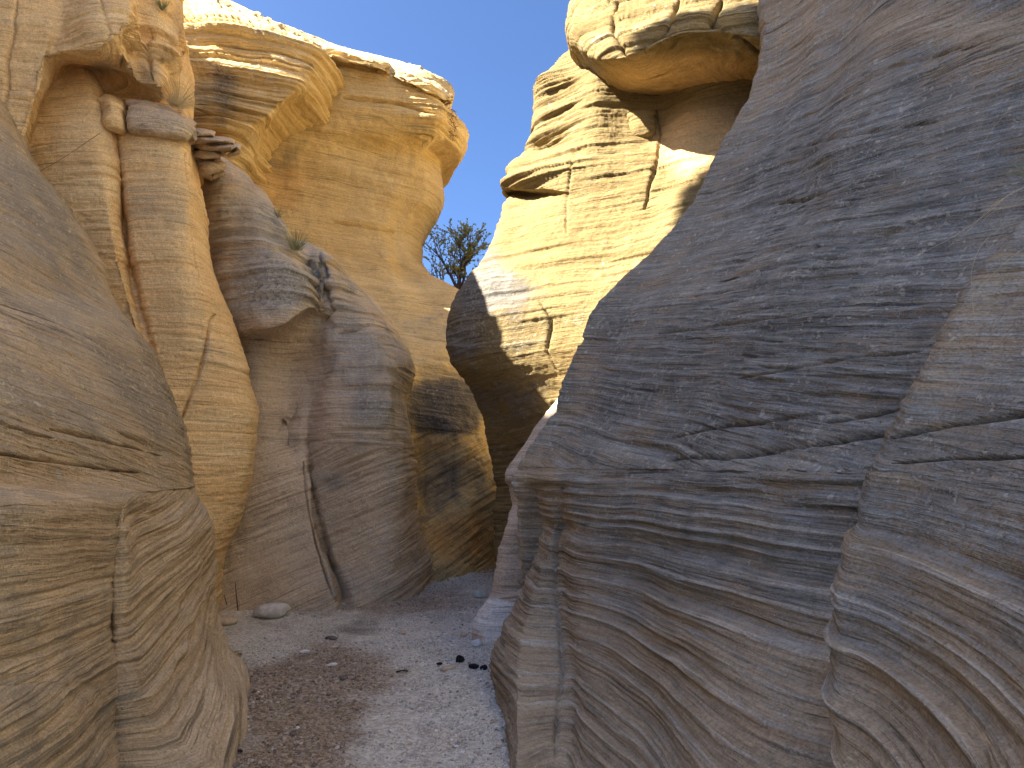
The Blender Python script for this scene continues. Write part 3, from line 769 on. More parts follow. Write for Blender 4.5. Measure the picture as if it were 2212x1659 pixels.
def beds_gold(P, b):
    w = P[..., 2] < 2.35 + 0.04 * fbm(P, 0.6, 2)
    up = P[..., 2] + 0.10 * (P[..., 0] + 2.5) + (b - P[..., 2])
    return np.where(w, P[..., 2] - 0.55 * P[..., 0] - 0.05 * P[..., 1] + (b - P[..., 2]), up)


root = rock_root('sandstone_cliff', W(950, 1240, 11.5), 'golden overhanging cliff with a ragged cap and dark stained base, left of the tree', 'cliff')
o = rock('cliff_face', [d0, d1, d2, d3, d4, d45, d5, d6, d7], M_gold, root, res=2.1, beds=beds_gold, big=0.10, mid=0.05, fine=0.012, lam=0.9, notch=0.03, varn=-0.05,
         vblobs=[(600, 330, 60, 80, 0.55), (640, 260, 70, 60, 0.40), (820, 720, 120, 60, 0.42), (960, 700, 60, 60, 0.40), (930, 880, 80, 70, 1.15), (990, 890, 60, 80, 1.0), (950, 1050, 140, 75, 0.60), (1000, 1010, 90, 40, 0.45), (940, 1200, 70, 60, 0.25), (1020, 1170, 60, 70, -0.6), (900, 1150, 30, 60, 0.5), (960, 960, 90, 25, 0.3), (840, 240, 120, 40, 0.2)],
         warm_bounce=0.1, bounce_blobs=[(1010, 1160, 90, 60, 1.0), (960, 960, 110, 20, 0.5), (600, 400, 90, 60, 0.6)], fleck=0.1, fblobs=[(880, 720, 110, 60, 0.9), (930, 880, 80, 60, 0.4)], pale=-0.2, pblobs=[(800, 130, 220, 50, 0.6)],  # lower right orange patch paints bounced glow into the stone
         lblobs=[(800, 180, 260, 60, 0.20), (960, 230, 80, 70, 0.24), (760, 380, 100, 30, 0.0), (980, 280, 40, 40, 0.3)], cracks=[([(720, 478), (800, 492), (850, 502)], 3, 0.10), ([(700, 538), (820, 552), (905, 590)], 3, 0.05), ([(780, 618), (880, 640), (990, 668)], 3, 0.05), ([(740, 210), (860, 225), (940, 245)], 4, 0.12)], seed=11.0)
fix_parent(o, root)

o = rock('caprock', slab([(850, 152, 172, 13.95), (890, 158, 182, 13.75), (925, 176, 200, 13.8), (955, 194, 214, 14.1), (972, 206, 218, 14.5)], 3.0), M_gold, root, res=2.0, big=0.05, mid=0.06, lam=0.9, notch=0.04, ledge=0.12, varn=0.0, pale=0.5, seed=16.0)
fix_parent(o, root)
o = rock('caprock', slab([(660, 92, 112, 13.6), (720, 104, 126, 13.5), (790, 122, 142, 13.5), (835, 140, 156, 13.8)], 3.0), M_gold, root, res=2.0, big=0.05, mid=0.06, lam=0.9, notch=0.04, ledge=0.12, varn=0.1, pale=0.4, seed=17.0)
fix_parent(o, root)

# ---- stepped cliff in front of its left half
E = [
    [(330, -80, 16), (335, 0, 12.9), (340, 110, 12.6), (350, 230, 12.6), (380, 255, 12.8), (430, 340, 13.0), (450, 420, 13.2)],
    [(390, -60, 16), (395, 15, 12.7), (400, 120, 12.3), (405, 215, 12.4), (430, 255, 12.6), (470, 340, 12.8), (490, 420, 13)],
    [(480, 0, 16), (480, 28, 12.4), (490, 120, 12.3), (490, 222, 12.3), (490, 262, 12.4), (492, 330, 12.8), (505, 420, 13.1)],
    [(570, 42, 16), (570, 62, 12.4), (575, 140, 12.3), (575, 200, 12.3), (562, 252, 12.4), (538, 322, 13), (525, 420, 13.3)],
    [(645, 78, 16), (640, 88, 12.5), (645, 140, 12.4), (640, 190, 12.4), (610, 236, 12.6), (562, 300, 13.2), (540, 400, 13.5)],
    [(705, 103, 16), (700, 113, 12.95), (702, 135, 12.8), (676, 192, 12.8), (628, 232, 13.1), (575, 302, 13.6), (545, 400, 13.9)],
]
E.insert(0, shift(E[0], -0.4, 0.8))
E.insert(0, shift(E[0], -0.8, 3.5))
E.append(shift(E[-1], 0.05, 0.8))
E.append(shift(E[-1], -0.3, 2.0))
root = rock_root('sandstone_cliff', W(540, 250, 12.4), 'stepped ledgy cliff of thin grey and yellow beds, above the grey buttress', 'cliff')
o = rock('ledge_face', E, M_gold, root, res=2.1, bed=(0.16, 0.0), big=0.10, mid=0.05, fine=0.012, lam=0.9, notch=0.05, varn=0.10,
         vblobs=[(480, 200, 100, 90, 0.5), (560, 90, 150, 40, 0.35), (600, 180, 60, 50, 0.1), (540, 300, 40, 60, -0.3)], pale=0.2, pblobs=[(600, 150, 90, 60, 0.55)], fleck=0.2, ledge=0.30, lblobs=[(540, 320, 80, 60, 0.05)], seed=12.0)
fix_parent(o, root)

# ---- sunlit cliff on the right
f0 = [(1270, -250, 10.5), (1240, -30, 10), (1222, 70, 9.9), (1228, 105, 9.9), (1188, 150, 9.9), (1160, 175, 9.9), (1152, 225, 9.9), (1150, 292, 9.9), (1138, 322, 10), (1088, 372, 9.6), (1085, 410, 9.7), (1108, 420, 10.0), (1086, 440, 9.7), (1050, 540, 9.4), (1000, 610, 9.2), (968, 680, 9.1), (960, 745, 9.1), (975, 785, 9.2), (1022, 860, 9.6), (1050, 950, 10), (1068, 1060, 10.2), (1060, 1110, 10.15), (1065, 1165, 10.1), (1070, 1265, 10.0), (1070, 1400, 10)]


def rib_from(base, px, dY, tweak=None):
    return [(x, y + (tweak or {}).get(i, 0), Y + d) for i, ((_, y, Y), x, d) in enumerate(zip(base, px, dY))]


def rib_abs(base, px, Ys):
    Ys = list(Ys) + [Ys[-1]] * (len(base) - len(Ys))
    return [(x, y, Y) for (_, y, _), x, Y in zip(base, px, Ys)]


f1 = rib_from(f0, [1310, 1285, 1270, 1272, 1245, 1220, 1210, 1204, 1190, 1150, 1146, 1150, 1140, 1105, 1055, 1028, 1022, 1034, 1070, 1090, 1100, 1094, 1096, 1096, 1096], [-0.45] * 25)
f2 = rib_abs(f0, [1370, 1340, 1330, 1330, 1310, 1295, 1290, 1285, 1265, 1235, 1230, 1228, 1225, 1195, 1160, 1140, 1135, 1140, 1155, 1165, 1168, 1160, 1160, 1160, 1160],
             [9.5, 9.1, 9.0, 9.0, 9.0, 9.0, 9.0, 9.0, 8.98, 8.85, 8.82, 8.84, 8.8, 8.6, 8.4, 8.3, 8.3, 8.35, 8.6, 8.9, 9.1])
f3 = rib_abs(f0, [1440, 1420, 1405, 1400, 1395, 1380, 1360, 1350, 1350, 1350, 1348, 1345, 1340, 1310, 1280, 1265, 1255, 1250, 1245, 1240, 1235, 1230, 1230, 1230, 1230],
             [9.2, 8.8, 8.8, 8.9, 9.0, 9.05, 9.05, 8.95, 8.85, 8.65, 8.55, 8.53, 8.5, 8.3, 8.1, 8.0, 8.0, 8.05, 8.2, 8.5, 8.7])
f3b = rib_abs(f0, [1470, 1450, 1440, 1435, 1430, 1425, 1420, 1420, 1420, 1418, 1415, 1412, 1405, 1375, 1340, 1325, 1315, 1310, 1300, 1295, 1290, 1285, 1285, 1285, 1285],
              [9.1, 8.7, 8.7, 8.8, 8.95, 9.05, 9.05, 8.9, 8.75, 8.5, 8.4, 8.35, 8.3, 8.1, 7.9, 7.8, 7.8, 7.85, 8.0, 8.2, 8.4])
f4 = rib_abs(f0, [1560, 1540, 1530, 1525, 1520, 1515, 1510, 1505, 1500, 1495, 1490, 1488, 1480, 1450, 1410, 1390, 1380, 1370, 1350, 1340, 1330, 1320, 1320, 1320, 1320],
             [8.8, 8.4, 8.4, 8.5, 8.6, 8.65, 8.65, 8.5, 8.4, 8.2, 8.1, 8.0, 7.95, 7.8, 7.65, 7.6, 7.6, 7.6, 7.7, 7.9, 8.1])
f5 = rib_abs(f0, [1720, 1700, 1690, 1690, 1690, 1685, 1680, 1670, 1660, 1650, 1640, 1640, 1630, 1600, 1560, 1530, 1510, 1490, 1470, 1450, 1430, 1420, 1420, 1420, 1420],
             [8.5, 8.1, 8.1, 8.2, 8.3, 8.35, 8.35, 8.2, 8.1, 7.9, 7.8, 7.7, 7.65, 7.5, 7.4])
f6 = shift(f5, 1.5, -0.2)


def r2_tier(ribs):
    out = []
    for i, r in enumerate(ribs):
        w = r if isinstance(r, np.ndarray) else Wn(*r)
        k = (0, 0, 0, 0.15, 0.7, 1, 1, 1, 1, 1)[i]
        t = w[0]
        a = t + np.array([0.3, 0.5, 1.0 + 1.5 * k])
        b = a + np.array([0.5, 0.4, 0.5 + 7.0 * k])
        out.append(np.vstack([b + [2.0, 2.0, 0.4], b, a, w]))
    return out


fb = shift(f0, 0.25, 0.7)
fc = shift(f0, 1.0, 3.0)
root = rock_root('sandstone_cliff', W(1150, 1250, 9.5), 'pale cream sunlit cliff with a dark bulging belly and an overhanging top slab', 'cliff')
o = rock('cliff_face', r2_tier([fc, fb, f0, f1, f2, f3, f3b, f4, f5, f6]), M_cream, root, res=2.1, bed=(-0.03, 0.05), big=0.05, mid=0.035, fine=0.010, lam=0.6, notch=0.03, varn=-0.15,
         vblobs=[(1040, 500, 70, 70, 0.35), (1060, 640, 120, 90, 0.9), (1000, 740, 60, 60, 0.8), (1120, 730, 120, 60, 0.45), (1100, 850, 120, 90, 0.55), (1090, 1000, 90, 100, 0.35), (1110, 400, 45, 30, 0.3), (1180, 250, 40, 60, 0.1)],
         warm_bounce=-0.1, bounce_blobs=[(1525, 310, 125, 85, 1.0)], pale=0.1, fleck=0.1, fblobs=[(1060, 680, 110, 90, 0.7)], lblobs=[(1190, 330, 90, 60, 0.14), (1120, 390, 60, 40, 0.16), (1200, 560, 120, 60, 0.05), (1190, 170, 60, 90, 0.16), (1180, 700, 50, 70, 0.05)],  # recess coloured orange in place of missing bounced light
         cracks=[([(1240, 330), (1226, 400), (1222, 500)], 2.5, 0.03), ([(1418, 235), (1425, 290), (1422, 340), (1404, 390), (1392, 450)], 3, 0.10), ([(1165, 650), (1190, 690), (1182, 760), (1200, 800)], 3, 0.05)], seed=13.0)
fix_parent(o, root)
S = [
    [(1262, -250, 9.7), (1240, 0, 9.3), (1220, 58, 9.0), (1228, 100, 9.1), (1262, 145, 9.4), (1305, 205, 10.0)],
    [(1330, -250, 9), (1310, 0, 8.6), (1285, 80, 8.3), (1280, 125, 8.35), (1310, 175, 8.9), (1350, 232, 9.7)],
    [(1430, -250, 8.8), (1410, 0, 8.2), (1380, 75, 7.9), (1375, 118, 7.9), (1395, 170, 8.5), (1420, 235, 9.5)],
    [(1530, -250, 8.6), (1515, 0, 7.9), (1505, 30, 7.7), (1490, 70, 7.6), (1505, 140, 8.2), (1530, 224, 9.2)],
    [(1660, -250, 8.4), (1660, 0, 7.7), (1660, 30, 7.6), (1655, 80, 7.55), (1655, 130, 8), (1640, 217, 8.8)],
    [(1800, -250, 8.3), (1800, 0, 7.7), (1800, 30, 7.6), (1800, 80, 7.55), (1800, 130, 8), (1780, 217, 8.8)],
]
S = [shift(S[0], 0.25, 0.8)] + S
o = rock('overhang_slab', top_back(S, 1.5, 1.5, 0.2), M_cream, root, res=2.1, bed=(0.02, 0.1), big=0.06, mid=0.05, fine=0.010, lam=0.5, notch=0.02, varn=-0.1, vblobs=[(1480, 150, 160, 30, 0.3), (1270, 150, 40, 50, 0.45)], warm_bounce=-0.1, bounce_blobs=[(1510, 170, 250, 62, 0.85)], pale=0.3,  # underside tinted orange to imitate light bounced up from below
         ledge=0.05, lblobs=[(1340, 70, 110, 70, 0.12), (1500, 40, 80, 40, 0.12), (1450, 170, 170, 40, 0.06)], cracks=[([(1330, 0), (1325, 60), (1350, 120)], 5, 0.10), ([(1470, 0), (1440, 60), (1400, 90)], 5, 0.10), ([(1560, 0), (1540, 40), (1640, 120)], 6, 0.14)], seed=14.0)
fix_parent(o, root)
o = rock('ledge_block', slab([(1345, 240, 300, 9.15), (1365, 238, 302, 8.95), (1400, 236, 300, 8.85), (1418, 240, 296, 8.9)], 0.6), M_cream, root, res=2.1, big=0.03, mid=0.02, lam=0.4, notch=0.03, seed=15.0)
fix_parent(o, root)

# ---- unseen upper tier of the left rim, added to shade the right wall
ez = [17.4, 19.1, 18.9, 14.0, 11.0, 8.6, 7.2, 5.5]
ex = [-9.6, -8.8, -7.9, -7.3, -7.4, -6.8, -6.5, -6.5]
rim = [np.array([[-9.8, -2.6, z] for x, z in zip(ex, ez)])]
for y in (-2.5, -1.2, 0.0, 1.0, 2.0, 3.0, 3.8, 4.15):
    rim.append(np.array([[x + 0.12 * math.sin(y * 0.9 + k), y + 0.06 * math.sin(3.1 * k), z] for k, (x, z) in enumerate(zip(ex, ez))]))
rim.append(np.array([[-9.8, 4.25, z] for x, z in zip(ex, ez)]))
o = rock('shade_tier', rim, M_tan, None, res=8, big=0.1, mid=0.08, lam=1.0, notch=0.05, ledge=0.2, seed=20.0)
tag(o, None, None, None, 'structure')
o.name = 'shade_hill'

# ---- unseen ground, added to block sun behind the left cliffs, and the sunlit wall round the bend
lt = []
for y in (4.9, 6.0, 8.0, 9.2, 10.0, 12.0, 14.0, 18.0, 30.0):
    e = -7.3 if y < 9 else -7.3 - 0.25 * (y - 9)
    hz = 13.6 if 9.5 < y < 17 else 8.5
    lt.append(np.array([[-40, y, hz], [e - 2.0, y, hz - 0.2], [e - 1.2, y, 8.2], [e, y, 7.8], [e + 0.1, y, 4.0], [e + 0.2, y, -0.3]]))
lt.reverse()
o = rock('shade_hill', lt, M_tan, None, res=12, big=0.1, mid=0.05, seed=21.0)
tag(o, None, None, None, 'structure')
bw = []
for px, Y, top in ((1000, 16.5, 690), (1040, 15.6, 660), (1090, 14.9, 560), (1150, 14.3, 420), (1230, 13.6, 380), (1330, 12.9, 380), (1450, 12.2, 380)):
    bw.append([(px + 40, top - 10, Y + 4), (px + 30, top, Y + 0.5), (px + 15, (top + 950) / 2, Y + 0.2), (px + 20, 1000, Y + 0.1), (px, 1120, Y - 0.1), (px - 10, 1200, Y - 0.3), (px - 14, 1300, Y - 0.4)])
root = rock_root('sandstone_wall', W(1060, 1200, 14.8), 'strip of brown rock wall seen between the golden cliff foot and the pale cliff', 'rock wall')
o = rock('wall_face', bw, M_gold, root, res=4, big=0.1, mid=0.05, lam=0.8, seed=22.0)
fix_parent(o, root)


# ------------------------------------------------------------------ ground
FEET = [[(560, 1480), (548, 1510), (515, 1600), (470, 1662)], [(1050, 1470), (1064, 1540), (1078, 1600), (1112, 1662)], [(478, 1325), (600, 1318), (720, 1299), (740, 1298), (860, 1284), (922, 1250), (1000, 1238), (1062, 1218)], [(1018, 1350), (1050, 1356), (1090, 1358)]]


def flat_point(px, py):
    a, b = np.array(W(px, py, 1.0)), np.array(W(px, py, 2.0))
    return (a + (b - a) * (0.0 - a[2]) / (b[2] - a[2]))[:2]


FEETW = [[flat_point(*q) for q in line] for line in FEET]


def bank(P):
    """sand and grit banked against the feet of the walls"""
    d = np.full(P.shape[:-1], 9.0)
    for line in FEETW:
        d = np.minimum(d, seg_dist(P[..., 0], P[..., 1], [tuple(q) for q in line]))
    return (0.055 + 0.03 * fbm(P, 2.5, 2, 0.5, 6)) * np.exp(-(d / 0.13) ** 1.3)


def ground_z(x, y):
    P = np.stack([x, y, np.zeros_like(x)], -1)
    return 0.05 * fbm(P, 0.5, 3, 0.5, 4) + 0.022 * fbm(P, 2.2, 3, 0.55, 9) - 0.016 * smooth(0.18, 0.42, fbm(P, 3.6, 2, 0.45, 44)) + bank(P)


def gravel_material():
    mat = bpy.data.materials.new('gravel_ground')
    B = NB(nt(mat))
    out = B.n('ShaderNodeOutputMaterial')
    bs = B.n('ShaderNodeBsdfPrincipled')
    bs.inputs['Roughness'].default_value = 0.95
    bs.inputs['Specular IOR Level'].default_value = 0.15
    B.link(bs.outputs[0], out.inputs[0])
    pos = B.n('ShaderNodeNewGeometry').outputs['Position']
    brown = B.attr('brown')
    vor = B.n('ShaderNodeTexVoronoi')
    vor.inputs['Scale'].default_value = 55.0
    B.link(pos, vor.inputs['Vector'])
    sc = B.n('ShaderNodeSeparateColor')
    B.link(vor.outputs['Color'], sc.inputs[0])
    f = B.noise(pos, 3.0, 6, 0.65)
    grain = B.noise(pos, 130.0, 3, 0.7)
    g = B.math('ADD', B.math('MULTIPLY', sc.outputs[0], 0.6), B.math('MULTIPLY', grain, 0.5))
    pale = B.mix(B.rng(g, 0.2, 0.95), (0.47, 0.435, 0.36), (0.80, 0.75, 0.65))
    brn = B.mix(B.rng(g, 0.2, 0.95), (0.20, 0.145, 0.09), (0.46, 0.355, 0.25))
    m = B.rng(B.math('ADD', brown, B.math('MULTIPLY', B.math('SUBTRACT', f, 0.5), 1.7)), 0.1, 0.95)
    col = B.mix(m, pale, brn)
    col = B.mix(B.rng(B.math('ADD', B.attr('wet'), B.math('MULTIPLY', B.math('SUBTRACT', f, 0.5), 0.9)), 0.2, 0.9), col, B.mix(grain, (0.12, 0.10, 0.08), (0.22, 0.19, 0.16)))
    B.link(col, bs.inputs['Base Color'])
    h = B.math('ADD', B.math('MULTIPLY', B.math('SUBTRACT', 1.0, vor.outputs['Distance']), 0.010), B.math('MULTIPLY', grain, 0.006))
    h = B.math('ADD', h, B.math('MULTIPLY', B.noise(pos, 28.0, 4, 0.65), 0.014))
    bp = B.n('ShaderNodeBump')
    bp.inputs['Distance'].default_value = 1.0
    bp.inputs['Strength'].default_value = 1.0
    B.link(h, bp.inputs['Height'])
    B.link(bp.outputs[0], bs.inputs['Normal'])
    return mat


M_ground = gravel_material()
gx = np.linspace(-3.6, 2.4, 420)
gy = np.concatenate([np.linspace(-4, 3.0, 40, endpoint=False), np.linspace(3.0, 9.0, 420, endpoint=False), np.linspace(9, 17, 200)])
X, Yg = np.meshgrid(gx, gy, indexing='ij')
Pg = np.stack([X, Yg, ground_z(X, Yg)], -1)
Pg[..., 2] += 0.008 * fbm(Pg, 9.0, 3, 0.6, 2)
gpx, gpy, _ = project(Pg)
wobx = gpx + 40 * fbm(Pg, 1.2, 3, 0.6, 77)
brown = field(wobx, gpy, 0.15, [(640, 1580, 190, 190, 1.0), (700, 1450, 160, 60, 0.85), (860, 1300, 200, 40, 0.7), (1050, 1225, 60, 25, 0.75), (900, 1620, 160, 90, 0.25), (560, 1400, 80, 30, 0.0), (960, 1420, 110, 60, 0.25)])
wet = field(wobx, gpy, 0.0, [(770, 1358, 75, 26, 0.62), (600, 1352, 40, 10, 0.4), (690, 1312, 120, 10, 0.55), (520, 1600, 70, 70, 0.35)])
ground = mesh_grid('canyon_floor', Pg[:, ::-1], {'brown': brown[:, ::-1], 'wet': wet[:, ::-1]}, M_ground)
tag(ground, 'gravel wash floor winding between the rock walls', None, None, 'structure')

# ------------------------------------------------------------------ land behind the canyon
tx, ty = np.meshgrid(np.linspace(-30, 40, 90), np.linspace(15.9, 160, 60), indexing='ij')
Pt = np.stack([tx, ty, np.zeros_like(tx)], -1)
Pt[..., 2] = 5.95 + 0.25 * fbm(Pt, 0.2, 3) - 0.01 * (ty - 16)
hillm = plain_material('rim_soil', (0.30, 0.21, 0.13), (0.42, 0.31, 0.20), 3.0, 0.5)
tag(mesh_grid('terrain', Pt[:, ::-1], {}, hillm), 'sandy ground beyond the canyon rim', None, None, 'structure')

# ------------------------------------------------------------------ loose stones
import bmesh


def ground_point(px, py):
    """where the sight line of a point on the gravel meets the ground"""
    a, b = np.array(W(px, py, 1.0)), np.array(W(px, py, 2.0))
    d = b - a
    t = (0.0 - a[2]) / d[2]
    p = a + d * t
    for _ in range(4):
        z = float(ground_z(np.array([p[0]]), np.array([p[1]]))[0])
        t = (z - a[2]) / d[2]
        p = a + d * t
    return p


def stone_mesh(name, size, seed, mat, rough=0.18, sub=3, angular=0.0):
    bm = bmesh.new()
    bmesh.ops.create_icosphere(bm, subdivisions=sub, radius=1.0)
    V = np.array([v.co[:] for v in bm.verts])
    r = 1.0 + rough * fbm(V, 1.1, 3, 0.55, seed * 3.7) + 0.06 * fbm(V, 4.0, 2, 0.6, seed)
    V = V * r[:, None]
    rg = np.random.default_rng(int(seed * 10) + 5)
    for _ in range(int(angular)):                     # broken faces
        n = rg.normal(size=3)
        n /= np.linalg.norm(n)
        h = V @ n
        c = rg.uniform(0.45, 0.8)
        V = V - np.maximum(h - c, 0)[:, None] * n * 0.92
    V = V * np.array(size)
    for v, c in zip(bm.verts, V):
        v.co = c
    me = bpy.data.meshes.new(name)
    bm.to_mesh(me)
    bm.free()
    for p in me.polygons:
        p.use_smooth = angular < 3
    me.materials.append(mat)
    return me


def put_stone(name, label, cat, px, py, size, mat, seed, rot=0.0, tilt=0.0, sink=0.35, rough=0.2, angular=0, group=None, sub=3):
    p = ground_point(px, py)
    o = bpy.data.objects.new(name, stone_mesh(name, size, seed, mat, rough, sub, angular))
    COL.objects.link(o)
    o.location = (p[0], p[1] + size[1] * 0.6, p[2] + size[2] * (1 - 2 * sink))
    o.rotation_euler = (tilt, tilt * 0.6, rot)
    return tag(o, label, cat, group, 'thing')


M_st_pale = plain_material('pale_stone', (0.50, 0.46, 0.40), (0.70, 0.66, 0.60), 14, 0.5)
M_st_white = plain_material('white_stone', (0.66, 0.65, 0.62), (0.82, 0.81, 0.78), 18, 0.4)
M_st_tan = plain_material('tan_stone', (0.42, 0.32, 0.22), (0.62, 0.50, 0.37), 16, 0.5)
M_st_dark = plain_material('dark_stone', (0.10, 0.085, 0.075), (0.20, 0.17, 0.15), 20, 0.5)
M_st_green = plain_material('greenish_stone', (0.42, 0.43, 0.37), (0.62, 0.63, 0.55), 14, 0.6)
M_char = plain_material('charred_black', (0.010, 0.010, 0.011), (0.045, 0.042, 0.04), 40, 0.8)
M_st_brown = plain_material('brown_stone', (0.20, 0.14, 0.10), (0.36, 0.26, 0.19), 20, 0.5)

put_stone('boulder', 'long pale grey boulder with an undercut end, lying against the foot of the grey buttress', 'boulder', 582, 1332, (0.215, 0.12, 0.085), M_st_pale, 1.0, 0.18, -0.12, 0.2, 0.28)
put_stone('boulder', 'small tan boulder half hidden by the brown banded wall', 'boulder', 484, 1352, (0.11, 0.09, 0.055), M_st_tan, 2.0, 0.3, 0.1, 0.15, 0.25)
put_stone('stone', 'round greenish white stone beside the slim pillar', 'stone', 1036, 1292, (0.105, 0.09, 0.075), M_st_green, 3.0, 0.4, 0, 0.25, 0.25)
put_stone('stone', 'angular bright white stone near the foot of the slim pillar', 'stone', 1027, 1399, (0.055, 0.05, 0.05), M_st_white, 4.0, 0.5, 0.2, 0.2, 0.2, 6)
put_stone('stone', 'flat white stone on the brown gravel, the one nearest the brown banded wall', 'stone', 657, 1411, (0.045, 0.035, 0.016), M_st_white, 5.0, 0.2, 0, 0.15, 0.2, 4)
put_stone('stone', 'flat white stone on the brown gravel near the middle of the wash', 'stone', 716, 1439, (0.05, 0.03, 0.014), M_st_white, 6.0, 0.4, 0, 0.15, 0.2, 4)
put_stone('stone', 'long rounded tan stone beside the black lumps', 'stone', 966, 1449, (0.066, 0.03, 0.024), M_st_tan, 7.0, 0.25, 0, 0.2, 0.18)
put_stone('charcoal_lump', 'largest black charred lump on the gravel by the grey wall', 'charcoal', 993, 1432, (0.048, 0.045, 0.044), M_char, 8.0, 0.2, 0, 0.3, 0.45, 7)
put_stone('charcoal_lump', 'squarish black charred lump, middle one of the row of three', 'charcoal', 1023, 1446, (0.046, 0.032, 0.027), M_char, 9.0, 0.1, 0, 0.1, 0.25, 6)
put_stone('charcoal_lump', 'round black charred lump closest to the grey wall', 'charcoal', 1045, 1447, (0.034, 0.03, 0.03), M_char, 10.0, 0.6, 0, 0.3, 0.35, 6)
put_stone('charcoal_lump', 'thin black charred flake left of the long tan stone', 'charcoal', 949, 1436, (0.026, 0.014, 0.010), M_char, 11.0, 0.1, 0, 0.1, 0.3, 2)
put_stone('stone', 'dark grey flat stone at the edge of the damp patch', 'stone', 713, 1383, (0.065, 0.05, 0.022), M_st_dark, 12.0, 0.2, 0, 0.2, 0.2, 3)
put_stone('stone', 'flat tan stone just below the dark grey flat one', 'stone', 722, 1401, (0.06, 0.05, 0.016), M_st_tan, 13.0, -0.2, 0, 0.2, 0.2, 3)
put_stone('stone', 'rounded dark brown stone in the middle of the brown gravel', 'stone', 741, 1470, (0.036, 0.03, 0.022), M_st_dark, 14.0, 0.3, 0, 0.2, 0.2)
put_stone('stone', 'rounded tan stone standing in the pale gravel above the white one', 'stone', 1001, 1376, (0.04, 0.03, 0.028), M_st_tan, 15.0, 0.5, 0, 0.2, 0.2)
put_stone('stone', 'small black stone beside the flared foot of the brown wall', 'stone', 516, 1626, (0.018, 0.014, 0.009), M_char, 16.0, 0.1, 0, 0.2, 0.2)
put_stone('stone', 'dark brown stone at the border of the brown and pale gravel, near the camera', 'stone', 632, 1590, (0.022, 0.02, 0.015), M_st_dark, 17.0, 0.1, 0, 0.2, 0.2)
put_stone('stone', 'small white stone behind the dark brown one near the camera', 'stone', 642, 1575, (0.018, 0.014, 0.01), M_st_white, 18.0, 0.1, 0, 0.2, 0.2, 3)
put_stone('stone', 'tan stone lying in the pale path below the slim pillar', 'stone', 868, 1370, (0.045, 0.03, 0.018), M_st_tan, 19.0, 0.1, 0, 0.2, 0.2)
# nameless small stones
protos = [stone_mesh('small_stone', (1.0, 0.8, 0.55), 30.0 + k, m, 0.28, 2, 2) for k, m in enumerate([M_st_pale, M_st_tan, M_st_brown, M_st_white, M_st_dark])]
srng = np.random.default_rng(4)
cnt = 0
while cnt < 190:
    if cnt < 50:
        qx, qy = srng.uniform(940, 1075), srng.uniform(1340, 1480)
    else:
        qx, qy = srng.uniform(500, 1080), 1290 + 360 * srng.uniform() ** 0.8
    if cnt >= 110:                                    # grit fallen along the feet of the walls
        line = FEET[srng.choice(4, p=[0.3, 0.3, 0.3, 0.1])]
        k = srng.integers(len(line) - 1)
        t = srng.uniform()
        qx = line[k][0] * (1 - t) + line[k + 1][0] * t + srng.normal(0, 7)
        qy = line[k][1] * (1 - t) + line[k + 1][1] * t + abs(srng.normal(0, 7)) + 3
    p = ground_point(qx, qy)
    s = srng.uniform(0.009, 0.022) if cnt >= 50 else srng.uniform(0.010, 0.026)
    o = bpy.data.objects.new('small_stone', protos[srng.choice(5, p=[0.42, 0.25, 0.18, 0.10, 0.05])])
    COL.objects.link(o)
    o.location = (p[0], p[1], p[2] + 0.15 * s)
    o.scale = (s, s * srng.uniform(0.7, 1.1), s * srng.uniform(0.6, 1.1))
    o.rotation_euler = (srng.uniform(-0.3, 0.3), srng.uniform(-0.3, 0.3), srng.uniform(0, 6.28))
    tag(o, 'small loose stone on the gravel, barely bigger than the pebbles round it', 'stone', 'small loose stones on the gravel', 'thing')
    cnt += 1

